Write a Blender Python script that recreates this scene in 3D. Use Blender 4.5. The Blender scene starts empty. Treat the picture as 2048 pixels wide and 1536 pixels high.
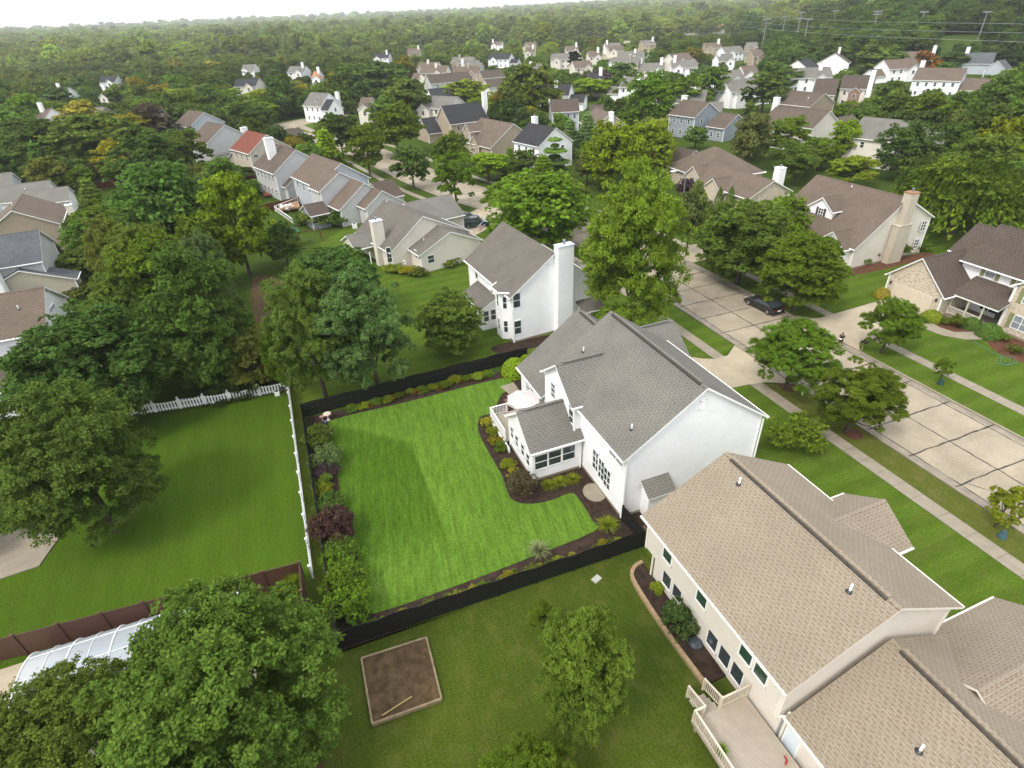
import bpy, math, random
import numpy as np
from mathutils import Vector
R_=math.radians
rng=np.random.default_rng(7); random.seed(7)
S=bpy.context.scene
# ---------------------------------------------------------------- camera, sky, sun, exposure
CF,CP,CR,CY,CH=1140.,R_(33.0),R_(-2.70),R_(20.1),31.
Fv=np.array([math.sin(CY)*math.cos(CP),math.cos(CY)*math.cos(CP),-math.sin(CP)])
_R=np.array([math.cos(CY),-math.sin(CY),0.]);_U=np.cross(_R,Fv)
Rv=math.cos(CR)*_R+math.sin(CR)*_U;Uv=-math.sin(CR)*_R+math.cos(CR)*_U
cam=bpy.data.cameras.new('camera');co=bpy.data.objects.new('camera',cam);S.collection.objects.link(co)
cam.sensor_width=36;cam.lens=36*CF/2048;cam.clip_start=.5;cam.clip_end=20000
from mathutils import Matrix
co.matrix_world=Matrix(((Rv[0],Uv[0],-Fv[0],0),(Rv[1],Uv[1],-Fv[1],0),(Rv[2],Uv[2],-Fv[2],CH),(0,0,0,1)))
S.camera=co
SUN_EL,SUN_AZ=R_(52),R_(246)      # azimuth clockwise from +Y
W=bpy.data.worlds.new("World");S.world=W;W.use_nodes=True
wn=W.node_tree;bg=wn.nodes['Background']
sky=wn.nodes.new('ShaderNodeTexSky');sky.sky_type='NISHITA';sky.sun_disc=False
sky.sun_elevation=SUN_EL;sky.sun_rotation=SUN_AZ;sky.dust_density=6;sky.air_density=1.2;sky.altitude=200
wm=wn.nodes.new('ShaderNodeMix');wm.data_type='RGBA';wm.inputs[0].default_value=.78
wm.inputs[7].default_value=(9.8,10.1,10.6,1)      # even cloud layer over the clear sky
_tc=wn.nodes.new('ShaderNodeTexCoord');_sx=wn.nodes.new('ShaderNodeSeparateXYZ');wn.links.new(_tc.outputs['Generated'],_sx.inputs[0])
_mr=wn.nodes.new('ShaderNodeMapRange');wn.links.new(_sx.outputs[2],_mr.inputs[0]);_mr.inputs[1].default_value=0;_mr.inputs[2].default_value=.6;_mr.inputs[3].default_value=.62;_mr.inputs[4].default_value=1.1   # overcast is brighter overhead
_mp=wn.nodes.new('ShaderNodeMapping');_mp.inputs['Scale'].default_value=(1.2,1.2,6);wn.links.new(_tc.outputs['Generated'],_mp.inputs[0])
_ns=wn.nodes.new('ShaderNodeTexNoise');_ns.inputs['Scale'].default_value=2.2;_ns.inputs['Detail'].default_value=5;wn.links.new(_mp.outputs[0],_ns.inputs[0])
_mn=wn.nodes.new('ShaderNodeMapRange');wn.links.new(_ns.outputs[0],_mn.inputs[0]);_mn.inputs[1].default_value=.3;_mn.inputs[2].default_value=.7;_mn.inputs[3].default_value=.84;_mn.inputs[4].default_value=1.12
_mm=wn.nodes.new('ShaderNodeMath');_mm.operation='MULTIPLY';wn.links.new(_mr.outputs[0],_mm.inputs[0]);wn.links.new(_mn.outputs[0],_mm.inputs[1])
_mc=wn.nodes.new('ShaderNodeMix');_mc.data_type='RGBA';_mc.blend_type='MULTIPLY';_mc.inputs[0].default_value=1;wn.links.new(wm.outputs[2],_mc.inputs[6]);wn.links.new(_mm.outputs[0],_mc.inputs[7])
wn.links.new(sky.outputs[0],wm.inputs[6]);wn.links.new(_mc.outputs[2],bg.inputs[0]);bg.inputs[1].default_value=.1
sl=bpy.data.lights.new('sun','SUN');sl.energy=1.25;sl.angle=R_(14);sl.color=(1,.95,.87)
so=bpy.data.objects.new('sun',sl);S.collection.objects.link(so)
sd=Vector((math.sin(SUN_AZ)*math.cos(SUN_EL),math.cos(SUN_AZ)*math.cos(SUN_EL),math.sin(SUN_EL)))
so.rotation_euler=(-sd).to_track_quat('-Z','Y').to_euler();so.location=(0,0,60)
S.view_settings.view_transform='Standard';S.view_settings.look='None';S.view_settings.exposure=1.16;S.view_settings.gamma=1
S.cycles.max_bounces=5;S.cycles.diffuse_bounces=3;S.cycles.glossy_bounces=2;S.cycles.transmission_bounces=3;S.cycles.volume_bounces=1
S.cycles.transparent_max_bounces=6
# ---------------------------------------------------------------- pixel helpers (photo pixels -> world)
def ray(px,py): return Fv+Rv*(px-1024)/CF-Uv*(py-768)/CF
def at(px,py,z=0.):
    d=ray(px,py);t=(z-CH)/d[2];return (d[0]*t,d[1]*t)
def prj(x,y,z):
    v=np.array([x,y,z-CH]);c=v@Fv
    return (1024+CF*(v@Rv)/c,768-CF*(v@Uv)/c,c)
# ---------------------------------------------------------------- objects
def link(o): S.collection.objects.link(o)
def tag(o,label=None,cat=None,group=None,kind=None):
    if label:o['label']=label
    if cat:o['category']=cat
    if group:o['group']=group
    if kind:o['kind']=kind
    return o
def empty(name,loc,label,cat,group=None,rz=0):
    o=bpy.data.objects.new(name,None);link(o);o.location=loc;o.rotation_euler=(0,0,rz);o.empty_display_size=.3
    return tag(o,label,cat,group)
class MB:
    def __init__(s): s.v=[];s.f=[];s.m=[];s.uv=[];s.mats=[]
    def mi(s,m):
        if m not in s.mats:s.mats.append(m)
        return s.mats.index(m)
    def poly(s,pts,m,uv=None):
        n=len(s.v);s.v+= [tuple(p) for p in pts];s.f.append(list(range(n,n+len(pts))));s.m.append(s.mi(m))
        if uv is None:
            a=np.array(pts[0]);u=np.array(pts[1])-a;u=u/(np.linalg.norm(u)+1e-9)
            k=np.cross(u,np.array(pts[2])-a);k=k/(np.linalg.norm(k)+1e-9);w=np.cross(k,u)
            o=a[0]*.73+a[1]*.37
            uv=[(float((np.array(p)-a)@u)+o,float((np.array(p)-a)@w)) for p in pts]
        s.uv.append(uv)
    def hull(s,top,bot,mt,ms,mb=None):
        n=len(top);s.poly(top,mt);s.poly(bot[::-1],mb or ms)
        for i in range(n):
            j=(i+1)%n;s.poly([bot[i],bot[j],top[j],top[i]],ms)
    def box(s,a,b,m,M=None):
        x0,y0,z0=a;x1,y1,z1=b
        P=[(x0,y0),(x1,y0),(x1,y1),(x0,y1)]
        T=[(x,y,z1) for x,y in P];B=[(x,y,z0) for x,y in P]
        if M is not None:T=[tuple(M@Vector(p)) for p in T];B=[tuple(M@Vector(p)) for p in B]
        s.hull(T,B,m,m)
    def obox(s,c,ux,uy,uz,m):   # oriented box: centre and half-axis vectors
        c,ux,uy,uz=map(np.array,(c,ux,uy,uz))
        T=[c-ux-uy+uz,c+ux-uy+uz,c+ux+uy+uz,c-ux+uy+uz];B=[p-2*uz for p in T];s.hull(T,B,m,m)
    def bar(s,p,q,w,m,h=None):
        p,q=np.array(p,float),np.array(q,float);d=(q-p);L=np.linalg.norm(d);d/=L
        a=np.cross(d,(0,0,1.));
        if np.linalg.norm(a)<1e-3:a=np.array([1.,0,0])
        a/=np.linalg.norm(a);b=np.cross(a,d);s.obox((p+q)/2,d*L/2,a*w/2,b*(h or w)/2,m)
    def tube(s,pts,rad,m,n=8,cap=True):
        rings=[]
        for i,p in enumerate(pts):
            p=np.array(p,float);q=np.array(pts[min(i+1,len(pts)-1)],float)-np.array(pts[max(i-1,0)],float)
            q/=np.linalg.norm(q)+1e-9;a=np.cross(q,(0,0,1.) if abs(q[2])<.9 else (1.,0,0));a/=np.linalg.norm(a);b=np.cross(q,a)
            r=rad[i] if hasattr(rad,'__len__') else rad
            rings.append([p+r*(a*math.cos(t)+b*math.sin(t)) for t in np.linspace(0,2*math.pi,n,endpoint=False)])
        for i in range(len(rings)-1):
            for k in range(n):
                l=(k+1)%n;s.poly([rings[i][k],rings[i][l],rings[i+1][l],rings[i+1][k]],m)
        if cap:s.poly(rings[0][::-1],m);s.poly(rings[-1],m)
    def lathe(s,c,prof,m,n=16,sx=1,sy=1):
        R=[[ (c[0]+r*sx*math.cos(t),c[1]+r*sy*math.sin(t),c[2]+z) for t in np.linspace(0,2*math.pi,n,endpoint=False)] for r,z in prof]
        for i in range(len(R)-1):
            for k in range(n):
                l=(k+1)%n;s.poly([R[i][k],R[i][l],R[i+1][l],R[i+1][k]],m)
        s.poly(R[-1],m);s.poly(R[0][::-1],m)
    def build(s,name,parent=None,smooth=False):
        base=np.array(parent.matrix_world.translation if False else _abs(parent)) if parent else np.zeros(3)
        me=bpy.data.meshes.new(name);me.from_pydata([tuple(np.array(p)-base) for p in s.v],[],s.f)
        for m in s.mats:me.materials.append(m)
        me.polygons.foreach_set('material_index',s.m)
        uv=me.uv_layers.new(name='UVMap');uv.data.foreach_set('uv',[c for f in s.uv for p in f for c in p])
        if smooth:me.polygons.foreach_set('use_smooth',[True]*len(s.f))
        me.update();o=bpy.data.objects.new(name,me);link(o)
        if parent:o.parent=parent
        return o
def _abs(o):
    l=np.zeros(3)
    while o: l=l+np.array(o.location);o=o.parent
    return l
# ---------------------------------------------------------------- materials
_M={}
KA=.74        # photograph is exposed bright: keep ground and roof albedos at the low end of their real range
def dim(c,k=KA): return tuple(v*k for v in c)
def nodes(name):
    m=bpy.data.materials.new(name);m.use_nodes=True;nt=m.node_tree;b=nt.nodes['Principled BSDF'];return m,nt,b
def N(nt,t,**k):
    n=nt.nodes.new('ShaderNode'+t)
    for a,v in k.items(): setattr(n,a,v)
    return n
def mixc(nt,fac,a,b,bt='MIX'):
    n=N(nt,'Mix',data_type='RGBA',blend_type=bt)
    for i,v in ((0,fac),(6,a),(7,b)):
        if hasattr(v,'links') or isinstance(v,bpy.types.NodeSocket):nt.links.new(v,n.inputs[i])
        elif i==0:n.inputs[0].default_value=v
        else:n.inputs[i].default_value=(*v,1) if len(v)==3 else v
    return n.outputs[2]
def math_(nt,op,a,b=0.,c=None,clamp=False):
    n=N(nt,'Math',operation=op,use_clamp=clamp)
    for i,v in enumerate((a,b,c)):
        if v is None:continue
        if isinstance(v,bpy.types.NodeSocket):nt.links.new(v,n.inputs[i])
        else:n.inputs[i].default_value=v
    return n.outputs[0]
def noise(nt,vec,sc,det=3,rough=.55):
    n=N(nt,'TexNoise');n.inputs['Scale'].default_value=sc;n.inputs['Detail'].default_value=det;n.inputs['Roughness'].default_value=rough
    if vec is not None:nt.links.new(vec,n.inputs['Vector'])
    return n.outputs[0]
def remap(nt,v,a,b,c=0.,d=1.):
    n=N(nt,'MapRange');nt.links.new(v,n.inputs[0])
    for i,x in zip((1,2,3,4),(a,b,c,d)):n.inputs[i].default_value=x
    return n.outputs[0]
def bump(nt,b,h,st,dist=.02):
    n=N(nt,'Bump');n.inputs['Strength'].default_value=st;n.inputs['Distance'].default_value=dist
    nt.links.new(h,n.inputs['Height']);nt.links.new(n.outputs[0],b.inputs['Normal'])
def gpos(nt): return N(nt,'NewGeometry').outputs['Position']
def plain(name,c,rough=.6,var=.12,sc=1.5,spec=.3,metal=0.,bs=0.):
    if name in _M:return _M[name]
    if max(c)<.5:c=dim(c)
    m,nt,b=nodes(name);p=gpos(nt);n=noise(nt,p,sc,4);n2=noise(nt,p,sc*14,2)
    f=remap(nt,n,.3,.7,1-var,1+var);f2=remap(nt,n2,.3,.7,1-var*.5,1+var*.5)
    c0=mixc(nt,1.,(*c,1),math_(nt,'MULTIPLY',f,f2),'MULTIPLY')
    nt.links.new(c0,b.inputs['Base Color']);b.inputs['Roughness'].default_value=rough;b.inputs['Specular IOR Level'].default_value=spec;b.inputs['Metallic'].default_value=metal
    if bs:bump(nt,b,n2,bs)
    _M[name]=m;return m
def siding(name,c,step=.13,dark=.72,rough=.5):
    if name in _M:return _M[name]
    m,nt,b=nodes(name);uv=N(nt,'UVMap').outputs[0];sp=N(nt,'SeparateXYZ')
    ps=N(nt,'SeparateXYZ');nt.links.new(gpos(nt),ps.inputs[0])
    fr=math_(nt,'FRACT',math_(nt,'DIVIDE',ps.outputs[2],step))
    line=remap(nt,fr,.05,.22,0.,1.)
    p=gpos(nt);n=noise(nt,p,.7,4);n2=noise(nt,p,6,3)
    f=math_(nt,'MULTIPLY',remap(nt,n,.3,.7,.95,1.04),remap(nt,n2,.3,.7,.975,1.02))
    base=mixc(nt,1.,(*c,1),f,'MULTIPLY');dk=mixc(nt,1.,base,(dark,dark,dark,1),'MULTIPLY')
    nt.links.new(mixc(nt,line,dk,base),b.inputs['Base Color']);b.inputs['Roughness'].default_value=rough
    bump(nt,b,fr,.5,.02);_M[name]=m;return m
def shingle(name,c,c2,dash=None,dw=.34,dh=.15,var=.2,dark=.45):
    if name in _M:return _M[name]
    c,c2=dim(c,.72),dim(c2,.72);dash=dim(dash,.72) if dash else None
    m,nt,b=nodes(name);uv=N(nt,'UVMap').outputs[0]
    def brick(w,h,mort,a,bb,mc,ms=0.):
        k=N(nt,'TexBrick');nt.links.new(uv,k.inputs['Vector']);k.offset=.5;k.offset_frequency=2
        k.inputs['Scale'].default_value=1;k.inputs['Brick Width'].default_value=w;k.inputs['Row Height'].default_value=h;k.inputs['Mortar Size'].default_value=mort;k.inputs['Mortar Smooth'].default_value=ms
        k.inputs['Color1'].default_value=(*a,1);k.inputs['Color2'].default_value=(*bb,1);k.inputs['Mortar'].default_value=(*mc,1);return k
    k=brick(dw,dh,.008,c,c2,[x*.6 for x in c]);col=k.outputs[0]
    sep=N(nt,'SeparateXYZ');nt.links.new(uv,sep.inputs[0])
    # shadow lines of the laminated tabs: short dark dashes, staggered row by row
    dp=dh*1.55
    row=math_(nt,'FLOOR',math_(nt,'DIVIDE',sep.outputs[1],dp))
    off=math_(nt,'MULTIPLY',row,.37);u=math_(nt,'FRACT',math_(nt,'ADD',math_(nt,'DIVIDE',sep.outputs[0],dw*1.15),off))
    v=math_(nt,'FRACT',math_(nt,'DIVIDE',sep.outputs[1],dp))
    ds=math_(nt,'MULTIPLY',math_(nt,'LESS_THAN',u,.58),math_(nt,'LESS_THAN',v,.27))
    n=noise(nt,uv,3.1,2);ds=math_(nt,'MULTIPLY',ds,remap(nt,n,.35,.5,.45,1.))
    dc=dash or [x*dark for x in c];col=mixc(nt,math_(nt,'MULTIPLY',ds,.8),col,(*dc,1))
    p=gpos(nt);a=noise(nt,p,.45,4);g=noise(nt,p,25,2)
    f=math_(nt,'MULTIPLY',remap(nt,a,.3,.7,1-var*.5,1+var*.5),remap(nt,g,.25,.75,.8,1.2))
    nt.links.new(mixc(nt,1.,col,f,'MULTIPLY'),b.inputs['Base Color']);b.inputs['Roughness'].default_value=.9;b.inputs['Specular IOR Level'].default_value=.15
    bump(nt,b,math_(nt,'ADD',ds,g),.35,.02);_M[name]=m;return m
def brickmat(name,a,c2,mort):
    if name in _M:return _M[name]
    m,nt,b=nodes(name);uv=N(nt,'UVMap').outputs[0];k=N(nt,'TexBrick');nt.links.new(uv,k.inputs['Vector'])
    k.inputs['Scale'].default_value=1;k.inputs['Brick Width'].default_value=.26;k.inputs['Row Height'].default_value=.085;k.inputs['Mortar Size'].default_value=.008
    k.inputs['Color1'].default_value=(*a,1);k.inputs['Color2'].default_value=(*c2,1);k.inputs['Mortar'].default_value=(*mort,1)
    mp=N(nt,'Mapping');mp.inputs['Scale'].default_value=(1,3.4,1);nt.links.new(uv,mp.inputs[0])
    n=noise(nt,mp.outputs[0],2.2,4,.7);col=mixc(nt,remap(nt,n,.5,.6),k.outputs[0],(a[0]*.5,a[1]*.47,a[2]*.45,1))
    nt.links.new(col,b.inputs['Base Color']);b.inputs['Roughness'].default_value=.85;_M[name]=m;return m
def grass(name,c1,c2,c3,stripe=0.,ang=0.,w=1.1,dry=.2):
    sk=.24 if 'mown' in name else .1
    if name in _M:return _M[name]
    c1,c2,c3=dim(c1),dim(c2),dim(c3)
    m,nt,b=nodes(name);p=gpos(nt);big=noise(nt,p,.09,4,.6);mid=noise(nt,p,.8,4,.65);fine=noise(nt,p,9,3,.7);vf=noise(nt,p,38,2,.8)
    col=mixc(nt,remap(nt,big,.35,.65),(*c1,1),(*c2,1));col=mixc(nt,remap(nt,mid,.48,.74,0,dry*2.4),col,(*c3,1))
    f=math_(nt,'MULTIPLY',remap(nt,fine,.3,.7,.66,1.34),remap(nt,vf,.3,.7,.62,1.38))
    mp=N(nt,'Mapping');mp.inputs['Rotation'].default_value=(0,0,ang);nt.links.new(p,mp.inputs[0])
    ms=N(nt,'Mapping');ms.inputs['Scale'].default_value=(3.2,.35,1);nt.links.new(mp.outputs[0],ms.inputs[0])
    st=noise(nt,ms.outputs[0],1.6,3,.6);f=math_(nt,'MULTIPLY',f,remap(nt,st,.3,.7,1-sk,1+sk))
    if stripe:
        sp=N(nt,'SeparateXYZ');nt.links.new(mp.outputs[0],sp.inputs[0]);q=noise(nt,p,.5,2)
        s=math_(nt,'SINE',math_(nt,'ADD',math_(nt,'MULTIPLY',sp.outputs[0],math.pi/w),math_(nt,'MULTIPLY',q,1.5)))
        f=math_(nt,'MULTIPLY',f,remap(nt,s,-.5,.5,1-stripe,1+stripe))
    nt.links.new(mixc(nt,1.,col,f,'MULTIPLY'),b.inputs['Base Color']);b.inputs['Roughness'].default_value=.9;b.inputs['Specular IOR Level'].default_value=.02
    bump(nt,b,math_(nt,'ADD',fine,vf),.6,.05);_M[name]=m;return m
def leafmat(name,scale=.35,spread=.5):
    m,nt,b=nodes(name);oi=N(nt,'ObjectInfo');at_=N(nt,'Attribute',attribute_name='rnd')
    tc=N(nt,'TexCoord').outputs['Object'];n=noise(nt,tc,scale,3)
    f=math_(nt,'MULTIPLY',remap(nt,at_.outputs['Fac'],0,1,1-spread,1+spread*1.5),remap(nt,n,.3,.7,.8,1.25))
    c=mixc(nt,1.,oi.outputs['Color'],f,'MULTIPLY')
    hv=N(nt,'HueSaturation');nt.links.new(c,hv.inputs['Color']);nt.links.new(remap(nt,oi.outputs['Random'],0,1,.485,.515),hv.inputs['Hue']);nt.links.new(remap(nt,oi.outputs['Random'],0,1,.85,1.15),hv.inputs['Value'])
    yel=mixc(nt,remap(nt,n,.62,.8,0,.5),hv.outputs[0],mixc(nt,1.,hv.outputs[0],(1.7,1.15,.8,1),'MULTIPLY'))
    nt.links.new(yel,b.inputs['Base Color']);b.inputs['Roughness'].default_value=.7;b.inputs['Specular IOR Level'].default_value=.03
    tr=N(nt,'BsdfTranslucent');nt.links.new(yel,tr.inputs[0]);mx=N(nt,'MixShader');mx.inputs[0].default_value=.38
    nt.links.new(b.outputs[0],mx.inputs[1]);nt.links.new(tr.outputs[0],mx.inputs[2]);nt.links.new(mx.outputs[0],nt.nodes['Material Output'].inputs[0]);return m
LEAF=leafmat('foliage')
BARK=plain('bark',(.09,.07,.05),.9,.3,3)
WHITE=plain('white trim paint',(.78,.78,.76),.45,.04)
TRIM=plain('cream trim paint',(.66,.62,.54),.5,.05)
GLASS,_nt,_b=nodes('window glass');_b.inputs['Base Color'].default_value=(.035,.045,.05,1);_b.inputs['Roughness'].default_value=.08;_b.inputs['Specular IOR Level'].default_value=.8
GREENGL,_nt,_b=nodes('green reflecting glass');_b.inputs['Base Color'].default_value=(.02,.05,.035,1);_b.inputs['Roughness'].default_value=.1;_b.inputs['Specular IOR Level'].default_value=.7
BLIND=plain('glass with blinds',(.3,.33,.35),.25,.1,3,.6)
CONC=plain('concrete',(.30,.262,.195),.85,.12,1.2,.2,0,.15)
ROAD=plain('road concrete',(.365,.31,.225),.85,.17,.35,.2,0,.15)
DRIVE=plain('driveway concrete',(.44,.375,.265),.85,.12,.6,.2)
TAR=plain('tar joint filler',(.05,.042,.035),.7,.3,3)
MULCH=plain('bark mulch',(.045,.03,.022),.95,.45,2.2,.1,0,.8)
DIRT=plain('garden soil',(.105,.070,.036),.95,.4,2.5,.1,0,.9)
REDMULCH=plain('red brown mulch',(.12,.055,.032),.95,.35,2,.1,0,.8)
BLACKW=plain('black stained wood',(.011,.010,.0095),.55,.35,3,.4)
BROWNV=plain('brown vinyl fence',(.10,.048,.033),.5,.1,1.,.3)
REDW=plain('red brown wood fence',(.13,.035,.018),.7,.25,3)
TANW=plain('tan wood fence',(.3,.19,.11),.75,.2,3)
CEDAR=plain('orange cedar deck',(.42,.24,.12),.7,.15,3)
PALEW=plain('pale painted deck boards',(.42,.36,.285),.6,.08,2)
WTIMBER=plain('weathered timber',(.27,.205,.12),.85,.25,3)
STEEL=plain('galvanised metal',(.4,.41,.42),.4,.1,3,.5,.6)
DKMETAL=plain('dark metal',(.03,.03,.032),.4,.2,3,.5,.3)
G_MAIN=grass('fresh mown lawn',(.09,.175,.019),(.112,.21,.024),(.17,.225,.035),.045,R_(8),.55,.12)
# the inner part was mown the other way and stays darker; its edge is a real edge in the nap of the grass
_nt=G_MAIN.node_tree;_b=_nt.nodes['Principled BSDF'];_src=_b.inputs['Base Color'].links[0].from_socket
_p=gpos(_nt);_sp=N(_nt,'SeparateXYZ');_nt.links.new(_p,_sp.inputs[0]);_w=math_(_nt,'MULTIPLY',math_(_nt,'SUBTRACT',noise(_nt,_p,1.2,4,.7),.5),.7)
_x=math_(_nt,'ADD',_sp.outputs[0],math_(_nt,'MULTIPLY',_w,.25));_y=math_(_nt,'ADD',_sp.outputs[1],_w)
_k=math_(_nt,'MULTIPLY',remap(_nt,_x,4.75,5.,1,0),remap(_nt,_y,26.5,30.5,0,1))
_k=math_(_nt,'MULTIPLY',_k,remap(_nt,math_(_nt,'ADD',_y,math_(_nt,'MULTIPLY',_x,.93)),43.9,44.9,1,0))
_nt.links.new(mixc(_nt,_k,_src,mixc(_nt,1.,_src,(.60,.64,.5,1),'MULTIPLY')),_b.inputs['Base Color'])
_unused=0 and grass('lawn mown away',(.046,.12,.009),(.058,.135,.01),(.10,.155,.016),.04,R_(8),.55,.2)
G_LEFT=grass('neighbour lawn',(.058,.112,.008),(.072,.132,.010),(.085,.10,.018),.03,0,1.,.16)
G_OLIVE=grass('olive lawn',(.056,.086,.010),(.074,.104,.012),(.125,.125,.028),.0,0,1.,.3)
G_FRONT=grass('front lawn',(.068,.12,.012),(.09,.145,.015),(.15,.15,.04),.08,R_(90),1.1,.2)
G_VERGE=grass('dry verge grass',(.085,.105,.018),(.105,.125,.022),(.16,.145,.045),.0,0,1.,.35)
G_BASE=grass('rough grass',(.05,.085,.012),(.062,.10,.014),(.075,.085,.022),.0,0,1.,.2)
SH_GREY=shingle('grey shingles',(.195,.186,.162),(.215,.205,.18),dark=.5,dw=.32,dh=.14)
SH_TAN=shingle('tan shingles',(.305,.256,.192),(.335,.285,.218),(.185,.12,.066),.28,.12,.14)
SH_DTAN=shingle('taupe grey shingles',(0.162,0.148,0.126),(0.180,0.162,0.137),dark=.6)
SH_BR=shingle('brown shingles',(.158,.122,.094),(.185,.142,.112),dark=.6)
SH_BR2=shingle('dark brown shingles',(.098,.077,.062),(.12,.095,.077),dark=.6)
SH_TAUPE=shingle('taupe shingles',(0.126,0.097,0.076),(0.144,0.112,0.086),dark=.65)
SH_RED=shingle('red shingles',(0.202,0.065,0.043),(0.230,0.079,0.054),dark=.65)
SH_CHAR=shingle('charcoal shingles',(0.041,0.041,0.046),(0.056,0.055,0.058),dark=.6)
SH_BLUE=shingle('blue grey shingles',(0.101,0.112,0.119),(0.137,0.144,0.151),dark=.6)
W_WHITE=siding('white vinyl siding',(.88,.88,.885),dark=.66)
W_CREAM=siding('cream vinyl siding',(.68,.63,.55),.13,.85)
W_TAN=siding('tan siding',(.36,.29,.21))
W_BEIGE=siding('beige siding',(.50,.44,.35))
W_GREY=siding('pale grey siding',(.5,.5,.49),dark=.8)
W_BLGR=siding('blue grey siding',(.26,.29,.32))
W_PALEB=siding('pale blue siding',(.42,.46,.50))
W_DTAN=siding('dark tan siding',(.25,.215,.17))
BRICK=brickmat('cream brick',(.56,.49,.38),(.48,.41,.31),(.5,.45,.37))
RBRICK=brickmat('red brown brick',(.28,.15,.10),(.22,.12,.08),(.35,.3,.25))
# ---------------------------------------------------------------- ground sheets
def smooth_poly(pts,k=3,closed=True):
    P=[np.array(p,float) for p in pts];n=len(P);out=[]
    rg=range(n) if closed else range(n-1)
    for i in rg:
        if closed:p0,p1,p2,p3=P[i-1],P[i],P[(i+1)%n],P[(i+2)%n]
        else:p0,p1,p2,p3=P[max(i-1,0)],P[i],P[i+1],P[min(i+2,n-1)]
        for j in range(k):
            t=j/k;out.append(.5*((2*p1)+(-p0+p2)*t+(2*p0-5*p1+4*p2-p3)*t*t+(-p0+3*p1-3*p2+p3)*t**3))
    if not closed:out.append(P[-1])
    return [tuple(p) for p in out]
def sheet(name,pts,z,m,smooth=False,label=None,cat=None,kind='structure'):
    if smooth:pts=smooth_poly(pts)
    mb=MB();mb.poly([(p[0],p[1],z) for p in pts],m);a=sum(pts[i-1][0]*pts[i][1]-pts[i][0]*pts[i-1][1] for i in range(len(pts)))
    if a<0:mb.f[0]=mb.f[0][::-1];mb.uv[0]=mb.uv[0][::-1]
    o=mb.build(name);return tag(o,label,cat,kind=kind)
def slab(name,pts,z0,z1,m,kind='structure'):
    a=sum(pts[i-1][0]*pts[i][1]-pts[i][0]*pts[i-1][1] for i in range(len(pts)))
    if a<0:pts=pts[::-1]
    mb=MB();mb.hull([(p[0],p[1],z1) for p in pts],[(p[0],p[1],z0) for p in pts],m,m);return tag(mb.build(name),kind=kind)
def ribbon(name,left,right,z0,z1,m,kind='structure',parent=None):
    mb=MB();n=len(left)
    for i in range(n-1):
        a,b,c,d=left[i],right[i],right[i+1],left[i+1]
        mb.poly([(*a,z1),(*b,z1),(*c,z1),(*d,z1)],m)
        if z1-z0>.01:
            mb.poly([(*a,z0),(*a,z1),(*d,z1),(*d,z0)],m);mb.poly([(*b,z1),(*b,z0),(*c,z0),(*c,z1)],m)
    o=mb.build(name,parent);
    if kind:tag(o,kind=kind)
    return o
# ---------------------------------------------------------------- terrain, streets, lawns
_gm=MB();_xs=list(np.linspace(-4200,4200,43));
def hill(x,y):
    # low wooded rise to the right and rolling ground far away
    d=math.hypot(x,y);h=0
    if d>900:h=(d-900)/3000*26*(.55+.45*math.sin(x*.0016+1.3)*math.cos(y*.0011))
    az=math.degrees(math.atan2(x,y))
    return h+17*max(0,min(1,(d-330)/160))*max(0,min(1,(az-41)/9))*max(0,min(1,(1500-d)/500))
_ys=list(np.concatenate([np.linspace(-60,600,23),np.linspace(680,1600,12),np.linspace(1800,6500,20)]))
_xx=sorted(set([round(v,1) for v in np.concatenate([np.linspace(-600,600,41),np.linspace(-5000,-700,18),np.linspace(700,5000,18)])]))
_vid={};_v=[];_f=[]
for y in _ys:
    for x in _xx:_vid[(x,y)]=len(_v);_v.append((x,y,hill(x,y)-.012))
for i in range(len(_ys)-1):
    for j in range(len(_xx)-1):
        a,b,c,d=[_vid[k] for k in ((_xx[j],_ys[i]),(_xx[j+1],_ys[i]),(_xx[j+1],_ys[i+1]),(_xx[j],_ys[i+1]))];_f.append((a,b,c,d))
_me=bpy.data.meshes.new('ground');_me.from_pydata(_v,[],_f);_me.materials.append(G_BASE);tag_o=bpy.data.objects.new('ground',_me);link(tag_o);tag(tag_o,kind='structure')
_cl=smooth_poly([(46.3,-30),(46.3,0),(46.3,30),(46.3,60),(45,80),(41,98),(35.5,113),(30.5,132),(27.5,150),(23.5,172),(17,192),(7,215),(-10,245)],5,False)
def offset(cl,d):
    o=[]
    for i,p in enumerate(cl):
        a=np.array(cl[max(i-1,0)]);b=np.array(cl[min(i+1,len(cl)-1)]);t=(b-a)/np.linalg.norm(b-a);o.append((p[0]+t[1]*d,p[1]-t[0]*d))
    return o
ribbon('street',offset(_cl,-5.1),offset(_cl,5.1),0,.012,ROAD)
ribbon('kerb',offset(_cl,-5.3),offset(_cl,-5.1),0,.13,CONC);ribbon('kerb',offset(_cl,5.1),offset(_cl,5.3),0,.13,CONC)
ribbon('sidewalk',offset(_cl,-9.05),offset(_cl,-7.8),0,.03,CONC)
ribbon('sidewalk',offset(_cl,8.6),offset(_cl,9.8),0,.03,CONC)
def wob(p,q,w,z,mb,m,k=9):
    p,q=np.array(p,float),np.array(q,float);d=q-p;L=np.linalg.norm(d);n=np.array([-d[1],d[0]])/L;k=max(3,int(L/.55));prev=None
    for i in range(k+1):
        t=i/k;o=rng.normal(0,.025);ww=w*rng.uniform(.5,1.35);c=p+d*t+n*o;a,b=c-n*ww/2,c+n*ww/2
        if prev is not None:mb.poly([(*prev[0],z),(*prev[1],z),(*b,z),(*a,z)],m)
        prev=(a,b)
_j=MB()
for off in (-4.4,-.3,4.3):
    o=offset(_cl,off)
    for i in range(len(o)-1):
        wob(o[i],o[i+1],.12,.016,_j,TAR)
_o1,_o2=offset(_cl,-5.1),offset(_cl,5.1)
_len=0;_nx=1.4
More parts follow.
